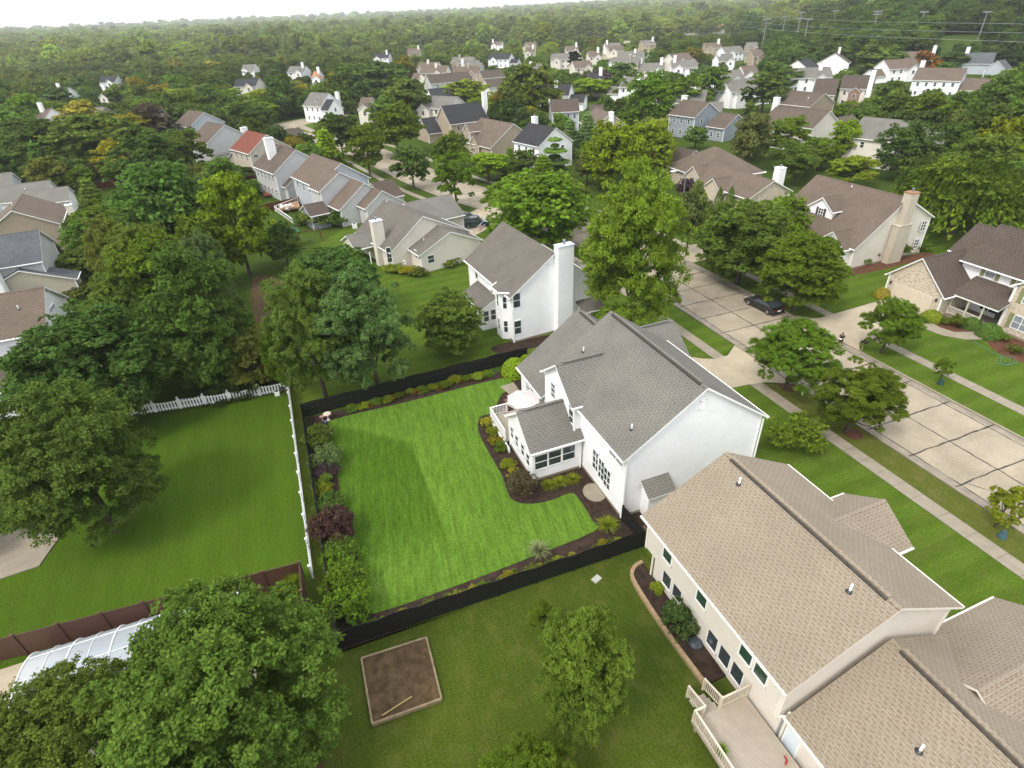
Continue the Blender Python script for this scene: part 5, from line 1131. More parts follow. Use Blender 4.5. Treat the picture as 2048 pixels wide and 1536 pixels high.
def trunkmesh(name,H,zc,cs,tr,seed,limbs=7):
    r=np.random.default_rng(seed);mb=MB();top=zc+.1*H;pts=[(0,0,-.2),(r.normal(0,.04),r.normal(0,.04),H*.2),(r.normal(0,.1),r.normal(0,.1),zc*.8),(r.normal(0,.15),r.normal(0,.15),top)]
    mb.tube(pts,[tr*1.35,tr,tr*.7,tr*.25],BARK,8)
    for i in r.choice(len(cs),min(limbs,len(cs)),replace=False):
        c=cs[i];z0=H*r.uniform(.18,.45);mid=(c[0]*.45,c[1]*.45,z0*.4+c[2]*.6-.2);mb.tube([(0,0,z0),mid,tuple(c)],[tr*.5,tr*.32,tr*.12],BARK,5)
    me=bpy.data.meshes.new(name)
    me.from_pydata(mb.v,[],mb.f);me.materials.append(BARK);me.polygons.foreach_set('use_smooth',[True]*len(mb.f));me.update();return me
PROTO={}
LODN={'hero':(125000,.072),'near':(60000,.108),'mid':(12000,.21),'far':(3400,.40)}
def proto(kind,lod,var):
    key=(kind,lod,var)
    if key in PROTO:return PROTO[key]
    nl,ls=LODN[lod];seed=hash((kind,lod,var))%1000 if 0 else sum(map(ord,kind))*7+var*31+len(lod);R,H=4.,9.
    r=np.random.default_rng(seed);tm=None
    if kind in('round','oval','cone','flat','tall','loose','full','bushy'):
        P_={'round':dict(zc=4.9,rz=4.2,nb=62,br=(.17,.34)),'oval':dict(zc=4.9,rz=4.3,nb=62,br=(.16,.31),shape='oval'),'cone':dict(zc=4.7,rz=4.5,nb=60,br=(.2,.36),shape='cone'),'flat':dict(zc=4.9,rz=3.6,nb=48,br=(.16,.3),flat=.6,shape='flat'),'tall':dict(zc=4.8,rz=4.4,nb=66,br=(.17,.33)),'full':dict(zc=4.4,rz=4.6,nb=150,br=(.13,.29)),'bushy':dict(zc=4.4,rz=4.7,nb=120,br=(.1,.26)),'loose':dict(zc=5.,rz=4.,nb=54,br=(.11,.23),flat=.9)}[kind]
        n=nl if kind!='loose' else int(nl*.6)
        P,N_,cs,rad=crown_pts(seed,R,H,P_['zc'],P_['rz'],P_['nb'],n,P_['br'],P_.get('flat',.8),P_.get('shape','round'))
        me=leafmesh('crown',P,N_,ls*r.uniform(.7,1.25,len(P)),.6,seed,None,CLUMP);tm=trunkmesh('trunk',H,P_['zc'],cs,.17,seed)
    elif kind in('spruce','pine'):
        n=nl;z=r.random(n)**(1.25 if kind=='spruce' else 1.)*.93;lev=14 if kind=='spruce' else 8
        zl=np.floor(z*lev)/lev;prof=(1-zl)**.85*(1 if kind=='spruce' else 1)
        if kind=='pine':prof=np.clip((1-zl)**.6,0,1)*(.75+.35*np.sin(zl*23+var))
        nbr=11;az=(r.integers(0,nbr,n)+np.floor(z*lev)*.37+r.normal(0,.06,n))*2*math.pi/nbr;bl=np.random.default_rng(seed+1).uniform(.7,1.08,(lev+1,nbr));
        rr=r.random(n)**.6;k=bl[(zl*lev).astype(int),((az*nbr/2/math.pi)%nbr).astype(int)%nbr]
        rad=R*prof*k*rr+.1;spread=r.normal(0,.16,n)*rad**.5*1.3
        x=rad*np.cos(az)-spread*np.sin(az);y=rad*np.sin(az)+spread*np.cos(az)
        zz=H*(.06+.94*(zl+ (.2/lev)*r.random(n)))+(-.16 if kind=='spruce' else .12)*rad**1.15*.6+r.normal(0,.09,n)
        P=np.stack([x,y,zz],1);N_=np.stack([np.cos(az)*.3,np.sin(az)*.3,np.ones(n)],1)+unit(r,n)*.6;T=np.stack([np.cos(az),np.sin(az),-.35*np.ones(n)],1)+unit(r,n)*.5
        me=leafmesh('crown',P,N_,ls*r.uniform(.8,1.5,n),.4,seed,T)
        mb=MB();mb.tube([(0,0,-.2),(0,0,4),(0,0,8.6)],[.2,.13,.02],BARK,7);tm=bpy.data.meshes.new('trunk');tm.from_pydata(mb.v,[],mb.f);tm.materials.append(BARK)
    elif kind=='willow':
        P,N_,cs,rad=crown_pts(seed,R,H,5.6,3.2,30,nl//3,(.2,.34),.6)
        m=nl-len(P);i=r.integers(0,600,m);sx=unit(np.random.default_rng(seed),600);sx[:,2]=np.abs(sx[:,2])
        base=np.stack([sx[:,0]*R*.95,sx[:,1]*R*.95,5.2+sx[:,2]*3.2],1);t=r.random(m);ln=np.random.default_rng(seed+2).uniform(2,4.8,600)
        Q=base[i]+np.stack([r.normal(0,.08,m)+base[i,0]*.12*t,r.normal(0,.08,m)+base[i,1]*.12*t,-t*ln[i]],1);Q[:,2]=np.maximum(Q[:,2],.3)
        P=np.concatenate([P,Q]);N_=np.concatenate([N_,unit(r,m)+base[i]*np.array([.3,.3,0])]);T=np.concatenate([unit(r,len(P)-m),np.tile([0,0,-1.],(m,1))+unit(r,m)*.25])
        me=leafmesh('crown',P,N_,ls*1.1,.35,seed,T);tm=trunkmesh('trunk',H,5,cs,.25,seed)
    elif kind=='arb':
        n=nl//2;v=unit(r,n);z=(v[:,2]+1)/2;pr=np.clip(np.sin(np.clip(z*1.02,0,1)**.6*math.pi)*1.0,0.05,1)**.7
        az=np.arctan2(v[:,1],v[:,0]);rd=R*pr*(.85+.2*r.random(n)+.07*np.sin(az*7+z*20));P=np.stack([rd*np.cos(az),rd*np.sin(az),z*H],1)
        N_=np.stack([np.cos(az),np.sin(az),.4*np.ones(n)],1)+unit(r,n)*.6;me=leafmesh('crown',P,N_,ls*.9,.5,seed,np.tile([0,0,1.],(n,1))+unit(r,n)*.4)
        mb=MB();mb.tube([(0,0,-.1),(0,0,8)],[.3,.05],BARK,6);tm=bpy.data.meshes.new('trunk');tm.from_pydata(mb.v,[],mb.f);tm.materials.append(BARK)
    elif kind in('shrub','clip'):   # unit: R 1, H 1.2
        n={'near':3800,'mid':1500,'far':700}[lod];ls={'near':.055,'mid':.09,'far':.14}[lod]
        if kind=='shrub':P,N_,cs,rad=crown_pts(seed,1.,1.2,.62,.55,20,n,(.26,.46),.9)
        else:
            v=unit(r,n);v[:,2]=np.abs(v[:,2]);P=v*np.array([1,1,1.1])*(.93+.09*r.random((n,1)));P[:,2]+=.05*1;N_=v+unit(r,n)*.5
        P[:,2]=np.maximum(P[:,2],.03);me=leafmesh('foliage',P,N_,ls*r.uniform(.7,1.25,len(P)),.6,seed)
    elif kind=='grassy':            # arching blades, unit R 1 H 1
        n=420;az=r.random(n)*2*math.pi;ln=r.uniform(.7,1.1,n);V=[];Fc=[];
        for i in range(n):
            c,s=math.cos(az[i]),math.sin(az[i]);lean=r.uniform(.25,1.05);b=[]
            for t in (0,.35,.7,1.):
                rr_=lean*t**1.3*ln[i];zz_=ln[i]*(1.1*t-.75*lean*t*t);w=.022*(1-t*.85);b.append(((.1*r.random())*0+rr_*c-w*s,rr_*s+w*c,max(zz_,.02)));b.append((rr_*c+w*s,rr_*s-w*c,max(zz_,.02)))
            k=len(V);V+=b
            for q in range(3):Fc.append((k+2*q,k+2*q+1,k+2*q+3,k+2*q+2))
        me=bpy.data.meshes.new('blades');me.from_pydata(V,[],Fc);me.materials.append(LEAF);a_=me.attributes.new('rnd','FLOAT','FACE');a_.data.foreach_set('value',np.repeat(r.random(n),3).astype(np.float32));me.update()
    PROTO[key]=(me,tm,max(1e-3,0));return PROTO[key]
COL={'dark': (0.0752, 0.1254, 0.0216), 'mid': (0.0935, 0.1456, 0.0216), 'green': (0.098, 0.156, 0.0133), 'bright': (0.155, 0.2231, 0.0125), 'yel': (0.245, 0.2238, 0.0162), 'lime': (0.1837, 0.2278, 0.0165), 'olive': (0.1003, 0.1322, 0.0194), 'blue': (0.0969, 0.1456, 0.0432), 'purple': (0.0684, 0.0428, 0.0473), 'rust': (0.1933, 0.0864, 0.0162), 'gold': (0.2508, 0.2072, 0.027), 'grey': (0.1143, 0.132, 0.0351), 'light': (0.1463, 0.1791, 0.0309), 'deep': (0.0593, 0.0986, 0.0194)}
_tn=0
def plant(x,y,R,Ht,kind,col,label,cat='tree',group=None,lod='near',name=None,zscale=None,z=0.):
    global _tn;_tn+=1;me,tm,_=proto(kind,lod,_tn%3 if kind not in('willow','arb','grassy','clip') else 0)
    nm=name or {'tree':'tree','shrub':'shrub'}.get(cat,cat.replace(' ','_'))
    small=kind in('shrub','clip','grassy')
    if small:R*=1.4 if kind!='grassy' else 1.15;Ht*=1.2 if kind!='grassy' else 1.05
    r=empty(nm,(x,y,z),label,cat,group,rz=rng.uniform(0,6.28))
    r.scale=(R/1.,R/1.,Ht/1.2 if kind!='grassy' else Ht) if small else (R/4.25,R/4.25,Ht/9.)
    c=bpy.data.objects.new('foliage' if small else 'crown',me);link(c);c.parent=r
    cc=np.array(COL[col] if isinstance(col,str) else col)*rng.uniform(.9,1.1);c.color=(*cc,1)
    if tm is not None:
        t=bpy.data.objects.new('trunk',tm);link(t);t.parent=r
    return r
VH={(1080,405):(335,492),(1606,545):(470,622),(1490,470):(402,565),(1500,285):(230,335),(1692,280):(243,318),(1580,272):(234,310),(812,205):(165,240),(790,262):(215,305),(1930,385):(315,465),(1870,360):(310,420),(1588,700):(640,785),(1714,785):(724,872),(1782,648):(598,706),(1268,492):(345,668),(150,930):(765,1090),(180,730):(612,860),(400,610):(495,780),(462,640):(545,770),(505,715):(648,775),(618,665):(530,795),(735,668):(545,785),(668,555):(492,640),(900,645):(580,705),(330,415):(318,510),(470,450):(350,545),(240,505):(430,610),(300,520):(445,620),(330,560):(470,660),(455,1400):(1185,1620),(1168,1350):(1228,1468),(1490,470):(402,565),(822,330):(290,372),(908,350):(300,412),(732,298):(253,345),(678,265):(225,312),(1062,182):(103,262),(1300,203):(150,254),(1225,315):(240,372),(1300,295):(240,350),(1812,300):(247,352),(1382,430):(372,500),(566,490):(445,528),(400,500):(430,580)}
def T(cx,cy,w,Ht,kind,col,label,lod=None,cat='tree',group=None,name=None,fz=.56):
    if kind in('full','bushy'):fz=.5
    k=(round(cx),round(cy))
    if k in VH:
        t,b_=VH[k];t,b_=t-(b_-t)*.03,b_+(b_-t)*.05;cy=(t+b_)/2;fz=.5
        for _ in range(8):
            x,y=at(cx,cy,Ht*.5);d=prj(x,y,Ht*.5)[2];rr=ray(cx,cy);sn=-rr[2]/np.linalg.norm(rr);h=(b_-t)/2*d/CF;R=w/2*d/CF
            rz=math.sqrt(max(h*h-(R*sn)**2,(.6*R)**2))/math.sqrt(1-sn*sn);Ht=Ht*.5+.5*min(rz*2.02,19)
    x,y=at(cx,cy,Ht*fz);d=prj(x,y,Ht*fz)[2];R=w/2*d/CF*1.11
    if k not in VH:Ht=Ht*1.06
    if lod is None and kind in('full','bushy') and (d<48 or k==(1268,492) or k==(735,668) or k==(618,665)):lod='hero'
    if lod is None:lod='near' if d<75 else 'mid' if d<170 else 'far'
    TR.append((x,y,R));return plant(x,y,R,Ht,kind,col,label,cat,group,lod,name)
TR=[]
# foreground and yard trees
T(455,1400,440,8.3,'full','mid','large spreading maple over the end of the arched pool cover at the lower left')
T(135,1500,330,7.5,'full','mid','dark maple with reddish shoot tips in the bottom left corner')
T(1168,1350,185,5.4,'full',(.115,.175,.022),'young bright green maple alone on the olive lawn below the black fence')
T(1085,1238,62,2.7,'loose','green','thin sapling above the bright young maple')
T(1060,1590,215,4.4,'full','green','leafy tree cut by the bottom edge of the picture')
T(150,930,288,10.5,'full','dark','broad dark tree over the patio at the left edge')
T(180,730,285,10.5,'full','deep','broad dark tree behind the white picket fence, upper of the left pair')
T(400,610,200,13.5,'bushy','dark','dark tall conifer in the grove behind the picket fence')
T(330,560,180,12,'full','green','dense dark tree left of the tall conifer in the grove')
T(462,640,130,12,'spruce','deep','darkest conifer on the right side of the grove')
T(505,715,130,8,'full','light','light feathery tree in front of the grove, right above the picket fence')
T(618,665,172,11.5,'bushy',(.105,.155,.026),'yellow green pine at the corner of the white and black fences')
T(735,668,200,11.5,'bushy',(.098,.155,.042),'bluish green spreading pine right of the yellow green one')
T(668,555,185,10,'full','deep','round dark tree behind the two pines')
T(900,645,135,6.5,'full','mid','round olive tree beside the white neighbour house')
T(330,415,190,13,'full','dark','big dark crown left of the yellow green tree')
T(470,450,140,12.5,'bushy','bright','tall yellow green tree among dark ones')
T(566,490,72,7,'full','dark','small dark tree by the play set')
T(240,505,105,10,'full','light','light green birch like tree at the left')
T(300,520,150,11,'full','olive','green tree with yellowing top in the left grove')
T(400,500,100,11,'full','green','olive brown tree behind the left grove')
T(160,525,90,5,'flat','olive','low spreading tree on the lawn behind the grey left house')
T(170,462,85,5.5,'arb','dark','dark pointed evergreen beside the spreading tree')
T(195,440,100,6,'flat','green','flat topped green tree before the plain white fence')
T(105,500,55,5,'spruce','deep','small dark conifer against the tan house')
T(215,420,60,6,'loose','green','slim light tree at the small left lawn')
T(95,650,60,4,'shrub','green','flowering shrub between the left houses')if 0 else None
T(1268,492,208,13.5,'full',(.15,.205,.02),'tall bright maple turning orange at the tips, beside the street')
T(1080,405,210,9,'full','green','wide honey locust overhanging the street beyond the white neighbour')
T(1030,385,110,8.5,'loose','green','second honey locust left of the wide one')if 0 else None
T(1490,470,190,9.5,'full','mid','dense dark round tree at the left of the pair by the brown roofed house')
T(1606,545,165,9,'full','green','feathery spreading tree at the right of the pair above the parked car')
T(1382,430,66,9,'oval','grey','slim grey green tree by the street lamp')
T(1588,700,155,5.8,'round','green','round street tree left of the two on the near verge','hero')
T(1714,785,162,5.8,'round','green','round street tree right of the two on the near verge','hero')
T(1782,648,104,5.3,'round','green','small round tree on the far verge near the standing man','hero')
T(2014,1012,75,3.6,'loose','lime','yellow green sapling at the right edge')
T(1889,738,38,2.6,'loose','green','very young tree on the far verge')
T(822,330,82,8,'round','dark','dark round street tree with a clear trunk beyond the row of houses')
T(908,350,105,9.5,'loose','green','loose light street tree right of the dark round one')
T(732,298,85,10,'oval','green','tall green street tree left of the dark round one')
T(678,265,85,9,'round','deep','nearly black round tree at the bend of the street')
T(650,262,50,6,'round','green','small street tree at the bend')
T(905,300,80,8,'round','green','green street tree before the tan house with charcoal roof')
T(975,330,90,6,'round','bright','bright bushy tree before the sprawling brown roof')
T(1020,318,44,6,'spruce','mid','small conifer left of the small white house')
T(1110,315,80,9,'pine','mid','bushy pine covering the right side of the small white house')
T(1140,270,60,9,'spruce','blue','left of the two blue spruces')
T(1175,262,72,10,'spruce','blue','right of the two blue spruces')
T(1175,330,60,7,'oval','grey','grey green tree below the blue spruces')
T(1225,315,120,10,'full','bright','broad bright yellow green tree, left half of the big pair')
T(1300,295,110,10,'full','lime','yellowing broad tree beside the brown hipped roof')
T(1300,203,100,13,'full','green','big dense green tree before the far white houses')
T(1062,182,118,17,'full','olive','giant olive green tree standing above everything in the centre')
T(1038,210,80,12,'oval','olive','lower left crown beside the giant tree')
T(1500,285,85,9,'oval','grey','tall grey green tree left of the cream house')
T(1580,272,85,8.5,'round','green','round green tree before the cream house with the left chimney')
T(1692,280,70,8,'oval','bright','yellow green oval tree below the grey roofed cream house')
T(1640,305,85,6,'round','green','soft green tree behind the tall white chimney')
T(1705,340,90,6,'round','lime','low yellow green tree behind the big brown roof')
T(1605,325,60,5,'round','olive','small olive tree left of the big brown roof')
T(1812,300,110,10,'full','deep','blackish broad tree before the grey roofed cream house')
T(1930,385,215,9.5,'willow','green','weeping willow above the big lawn at the right')
T(1870,360,130,8,'willow','mid','smaller weeping willow left of the big one')
T(2005,310,110,13,'round','lime','yellow green tree at the right edge over the willows')
T(2030,380,110,10,'round','mid','dark green tree at the right edge beside the willow')
T(2025,420,90,6,'round','mid','low tree at the right edge over the lawn')
T(1395,395,52,6,'cone','lime','pointed golden evergreen by the hipped roof house')
T(1438,400,19,4.5,'arb','mid','left of the two narrow arborvitae columns')
T(1461,396,19,4.3,'arb','mid','right of the two narrow arborvitae columns')
T(1372,375,45,3.5,'round','purple','purple leaved small tree by the hipped roof house')
T(1345,400,40,4,'shrub','purple','x')if 0 else None
T(1755,300,60,5,'round','green','low green tree left of the blackish one')
T(790,262,110,9,'round','green','round green tree left of the charcoal roofed house')
T(812,205,105,12,'round','mid','full green tree above the tan house with charcoal roof')
T(738,155,150,15,'round','dark','big dark grove tree left of centre')
T(700,170,80,14,'round','dark','dark grove tree at the left of the big one')
T(930,185,110,9,'round','bright','bright tree behind the charcoal roofed tan house')
T(995,215,60,8,'round','bright','small bright round tree left of the giant one')
T(895,160,60,9,'round','mid','green tree before the grey house')if 0 else None
for i,(cx,cy,w,h,k,c,l) in enumerate([(80,290,150,13,'round','dark','wide dark tree far left before the pale roofs'),(190,285,180,14,'round','mid','wide dark green tree left of the brown purple one'),(255,262,90,11,'round','yel','yellow topped tree in the left woods'),(300,250,90,12,'round',(.075,.062,.035),'purple brown tree in the left woods'),(300,320,130,12,'round','dark','dark tree below the purple brown one'),(375,300,90,11,'round','mid','green tree left of the white house with skylight'),(160,238,90,11,'round','gold','golden yellow crown in the left woods'),(350,205,90,10,'round','lime','lime green tree beside the farther white house'),(315,190,80,10,'round','yel','yellow green tree in the left middle'),(450,205,120,9,'round','green','green tree above the farther white house'),(500,225,110,8,'round','green','green tree behind the white house with skylight'),(430,185,90,9,'round','bright','bright crown in the left middle distance'),(520,200,90,8,'round','lime','light green trees at the bend of the street'),(480,110,80,10,'round','yel','golden topped tree in the upper left'),(425,140,60,11,'oval','gold','golden tree above the cream charcoal roofed house'),(425,165,80,11,'round','mid','dark green tree under the golden one'),(318,145,42,9,'round','rust','rust brown tree in the left woods'),(245,190,60,10,'oval','green','light oval tree left of the dark grey roof'),(110,205,90,11,'round','deep','nearly black tree in the far left woods'),(550,160,60,12,'spruce','deep','tall dark spruce right of the cream charcoal roofed house'),(600,190,60,9,'round','yel','yellow green tree by the white and slate house'),(1530,185,90,11,'round','dark','dark tree behind the plain brown roof'),(1430,170,80,12,'oval','mid','tall green tree between white gables'),(1365,190,100,12,'round','green','light full tree at the right of the giant pair'),(1555,155,90,10,'round','mid','mid green tree left of the brick gabled house'),(1810,225,100,7,'round','bright','bright low tree before the brick and cream house'),(1770,215,110,7,'round','green','green low trees before the brick and cream house'),(1920,215,70,9,'oval','mid','slim dark tree before the garage of the far cream house'),(1990,230,110,13,'round','dark','dark woodland edge tree at the right'),(2030,190,110,15,'round','mid','tall woodland edge tree at the right'),(1960,270,110,11,'round','dark','dark tree right of the leaning white chimney'),(1900,300,90,10,'round','dark','dark tree above the willow'),(2030,255,100,13,'round','mid','woodland edge tree at the far right'),(1690,195-20,60,8,'round','dark','dark clipped trees before the brick gables'),(1760,120,90,12,'round','mid','green tree between the white gable and red brown roof'),(1900,125,60,10,'round','deep','blackish trees before the blue grey roofs'),(1850,140-10,60,10,'round','rust','rust tinged dark tree above the far cream house'),(1800,66,36,13,'cone','rust','tree with orange top at the woods edge, left of two'),(1925,72,40,13,'cone','rust','tree with orange top at the woods edge, right of two'),(765,225,70,9,'round','mid','green tree right of the dark grove'),(1240,150,90,10,'round','dark','big dark tree before the far brown roofs'),(1180,175,90,8,'round','bright','bright tree behind the blue house'),(1115,170,60,9,'round','mid','green tree right of the giant one'),(1200,160,60,8,'round','purple','purple brown tree by the low dark roof'),(1260,175,70,8,'round','mid','green tree left of the big dense one')]):
    T(cx,cy,w,h,k,c,l)
for a in [(255,620,120,9,'full','mid','green tree between the two left groves'),(420,560,90,12,'bushy','blue','blue green pine at the heart of the grove'),(560,720,70,7,'full','green','slim green tree in the shade by the fence corner'),(280,700,110,8,'full','dark','dark tree between the big left pair and the grove'),(430,690,130,9,'spruce','deep','low dark spruce behind the picket fence'),(360,690,120,9,'bushy','dark','dark bushy pine low in the grove'),(395,440,90,11,'full','mid','green tree in front of the big dark crown'),(1120,395,120,8,'flat','olive','right hand honey locust over the street'),(1020,400,110,8.5,'flat','green','left hand honey locust over the street'),(1560,455,110,8.5,'full','green','green tree between the dark round and the feathery one'),(1440,470,80,8,'full','mid','green tree left of the dark round one'),(1640,520,80,7.5,'flat','green','low limb tree before the brown roofed house'),(1960,345,150,12,'full','mid','green tree behind the willows'),(2040,340,90,11,'full','bright','bright tree at the right edge behind the willows')]:T(*a)
# shrubs and clumps
def Sb(px,py,R,Ht,kind,col,label,cat='shrub',group=None,name=None,z=0.03,lod='near'):
    x,y=at(px,py,0);return plant(x,y,R,Ht,kind,col,label,cat,group,lod,name,z=z)
GB='shrubs along the left fence of the bright lawn'
Sb(640,890,.95,1.4,'shrub','mid','round olive shrub at the top of the left bed',group=GB)
Sb(654,928,1.,1.3,'shrub','blue','blue green shrub second from the top of the left bed',group=GB)
Sb(655,955,.7,1.,'shrub','purple','purple shrub between the blue green one and the yellow plants',group=GB)
Sb(650,990,.6,.8,'shrub','lime','low yellow green plant in the middle of the left bed',group=GB)
Sb(672,1082,1.2,2.0,'shrub',(.075,.042,.033),'big purple smoke bush in the left bed',group=GB)
Sb(693,1140,1.1,1.5,'shrub','green','upper of the three round green shrubs in the left bed corner',group=GB)
Sb(698,1186,1.15,1.5,'shrub','green','middle of the three round green shrubs in the left bed corner',group=GB)
Sb(704,1228,1.15,1.5,'shrub','green','lowest of the three round green shrubs in the left bed corner',group=GB)
Sb(1030,748,1.,1.5,'clip','bright','clipped bright green shrub at the far corner of the white house');Sb(1052,738,.6,1.4,'clip','bright','smaller clipped bright shrub right against the white house')
Sb(1047,985,.85,1.6,'shrub',(.09,.075,.035),'olive shrub with pinkish tips at the sunroom corner')
Sb(662,1020,.8,1.1,'shrub','dark','dark green shrub just above the purple smoke bush',group=GB)
Sb(668,1045,.7,1.,'shrub','mid','green shrub touching the top of the purple smoke bush',group=GB)
Sb(690,1112,.9,1.3,'shrub','mid','green shrub right below the purple smoke bush',group=GB)
Sb(648,975,.6,.9,'shrub','olive','olive shrub beside the purple shrub of the left bed',group=GB)
mb=MB();mb.tube([(*at(2012+24*math.cos(t)*(1-.05*t),722+9*math.sin(t)),.03+.006*t) for t in np.linspace(0,14,50)]+[(*at(x,y),.03) for x,y in ((2000,712),(1985,706),(1960,690),(1945,684))],.02,plain('pale green hose',(.10,.24,.17),.5,.05),5);tag(mb.build('garden_hose'),'pale green garden hose coiled on the lawn at the right edge','hose')
DB='perennials between lawn and deck'
for i,(px,py,R,c,l) in enumerate([(975,850,.5,'yel','topmost yellow green perennial beside the white deck'),(985,870,.45,'bright','bright perennial second from the top beside the deck'),(992,888,.45,'yel','yellow green perennial third from the top beside the deck'),(1002,900,.45,'green','green perennial fourth from the top beside the deck'),(1018,935,.5,'lime','lime perennial left of the pinkish shrub'),(1030,955,.5,'yel','yellow green perennial touching the pinkish shrub')]):Sb(px,py,R,.55,'shrub',c,l,'plant',DB)
for i,(px,py,l) in enumerate([(1097,975,'left daylily clump below the sunroom wall'),(1120,968,'middle daylily clump below the sunroom wall'),(1145,962,'right daylily clump below the sunroom wall')]):Sb(px,py,.75,.6,'grassy','lime',l,'plant','daylily clumps','daylily')
Sb(1215,1055,.9,.8,'grassy','lime','large daylily clump near the bottom corner of the white house','plant','daylily clumps','daylily')
Sb(1078,1108,.9,1.1,'grassy',(.25,.30,.13),'pale feathery ornamental grass by the black fence','plant',None,'ornamental_grass')
Sb(590,1180,1.,1.35,'grassy','bright','green ornamental grass in the corner of the brown fence','plant',None,'ornamental_grass')
k=0
SPOT=['by the corner shrubs','just right of the corner shrubs','left of centre','near the middle','right of the middle','just left of the pale ornamental grass','just right of the pale ornamental grass','toward the white house']
KD_={'green':'green','lime':'lime green','olive':'olive','yel':'yellowish','rust':'rust brown'}
for i in range(30):
    t=(i+.5)/30;x=-1.5+t*17.5;y=23.2-t*.3+rng.normal(0,.15);p=plant(x,y,rng.uniform(.25,.42),rng.uniform(.3,.5),'grassy' if i%3 else 'shrub',['green','lime','olive','yel'][i%4],('grassy' if i%3 else 'leafy')+' '+KD_[['green','lime','olive','yel'][i%4]]+' plant along the near black fence, '+SPOT[i//4],'plant','edging plants along the near fence',name='low_plant')
for i in range(26):
    t=(i+.5)/26;x=.6+t*15;y=47.1+t*.3+rng.normal(0,.2);p=plant(x,y,rng.uniform(.3,.6),rng.uniform(.35,.6),'grassy' if i%2 else 'shrub',['green','olive','lime','rust'][i%4],('grassy' if i%2 else 'leafy')+' '+KD_[['green','olive','lime','rust'][i%4]]+' plant along the far black fence, '+['by the bird baths','right of the bird baths','left of centre','at the middle','right of centre','left of the clipped shrub','beside the clipped shrub'][i//4],'plant','edging plants along the far fence',name='low_plant')
Sb(1590,888,1.75,1.9,'shrub','green','low round shrub alone on the near lawn by the sidewalk')
Sb(1358,1258,.85,1.5,'shrub',(.07,.12,.03),'flowering hydrangea like shrub in the mulch by the beige house');Sb(1313,1183,.35,.45,'shrub','lime','tiny green plant in the mulch by the beige house','plant')
GP='foundation shrubs of the brick house'
for px,py,R,h,kd,c,l in [(1763,594,.7,1.,'clip','gold','golden round shrub at the garage corner of the brick house'),(1861,640,.8,1.,'clip','lime','round lime shrub left of the porch bed'),(1890,648,.5,.6,'shrub','green','small leafy plant left in the porch bed'),(1912,655,.6,1.2,'shrub','green','taller leafy plant in the middle of the porch bed'),(1940,655,.75,1.0,'clip','dark','dark round shrub right of the porch bed'),(1976,672,.9,1.2,'clip','dark','large dark round shrub right of the porch step'),(2000,680,.6,.7,'shrub','green','low shrub right of the large dark round one'),(2028,705,.6,.6,'shrub','olive','low olive shrub at the right edge bed'),(1722,528,.8,.8,'shrub','green','left shrub along the brown roofed house'),(1745,522,.6,1.4,'shrub',(.18,.06,.06),'pink flowering shrub along the brown roofed house'),(1800,512,.9,1.3,'shrub','green','right shrub along the brown roofed house'),(1835,500,1.2,1.1,'shrub','olive','bushy shrub at the far corner of the brown roofed house')]:Sb(px,py,R,h,kd,c,l,'shrub',GP)
for px,py,R,h,c,l in [(790,543,1.2,.9,'lime','yellow green ground shrub left at the cream house base'),(815,545,1.1,.7,'yel','yellow shrub at the cream house base'),(838,549,1.2,.8,'olive','reddish olive shrub at the cream house base'),(900,528,1.6,.8,'green','low green shrub right at the cream house base'),(640,450,2.4,2.2,'green','big rounded green shrub before the sunroom of the stepped house'),(675,452,1.8,2.2,'dark','dark shrub against the stepped house'),(608,448,1.4,1.6,'dark','dark shrub left of the rounded one'),(512,385,2.6,2.2,'green','wide fountain shaped shrub on the lawn of the grey house'),(490,358,2.8,2.2,'deep','dark spreading shrub before the red roofed house'),(195,560,1.5,1.8,'deep','dark shrub at the corner of the grey left house'),(165,590,1.8,1.2,'olive','flowering shrub between the left houses')]:Sb(px,py,R,h,'shrub',c,l,'shrub','shrubs of the further yards',lod='mid')
q=at(1441,1510,.85);r=empty('potted_plant',(*q,.85),'fern like plant in a black pot on the pale deck','potted plant');mb=MB();mb.lathe((*q,.85),[(.16,0),(.22,.32),(.2,.33),(.18,.28)],DKMETAL,14);mb.build('pot',r)
me,_,_=proto('grassy','near',0);o=bpy.data.objects.new('foliage',me);link(o);o.parent=r;o.location=(0,0,.3);o.scale=(.42,.42,.62);o.color=(*COL['bright'],1)
q=at(1572,1526,.86);r=empty('clogs',(*q,.86),'pair of red clogs left by the sliding door on the pale deck','clogs')
for i,(dx,dy,an) in enumerate(((0,.0,.5),(.12,.14,1.4))):
    mb=MB();M=Matrix.Translation((q[0]+dx,q[1]+dy,.86))@Matrix.Rotation(an,4,'Z');mb.tube([tuple(M@Vector(p)) for p in ((-.12,0,.03),(-.03,0,.035),(.08,0,.045),(.14,0,.03))],[.03,.045,.05,.02],plain('red rubber',(.4,.02,.02),.5,.05),8);mb.build('clog',r,True)
# street lamp
def lamp(px,py,hh,label,arm=(1.6,-.6)):
    x,y=at(px,py,0);r=empty('street_lamp',(x,y,0),label,'street lamp','street lamps');mb=MB();mb.tube([(x,y,0),(x,y,hh-.3),(x+arm[0]*.4,y+arm[1]*.4,hh),(x+arm[0],y+arm[1],hh+.05)],[.1,.07,.06,.05],STEEL,8);mb.build('pole',r);mb=MB();mb.obox((x+arm[0]*1.2,y+arm[1]*1.2,hh+.03),np.array([arm[0],arm[1],0])*.22,np.array([-arm[1],arm[0],0])*.1,(0,0,.07),WHITE);mb.build('lamp_head',r)
lamp(1362,430,7.5,'street lamp with white arm between the bright maple and the hipped house',(-1.8,.6));lamp(1604,250,7,'street lamp above the cream house ridge',(1.2,1.));lamp(1255,190,7,'street lamp among the far trees left of the dense green tree',(-1.2,1.))
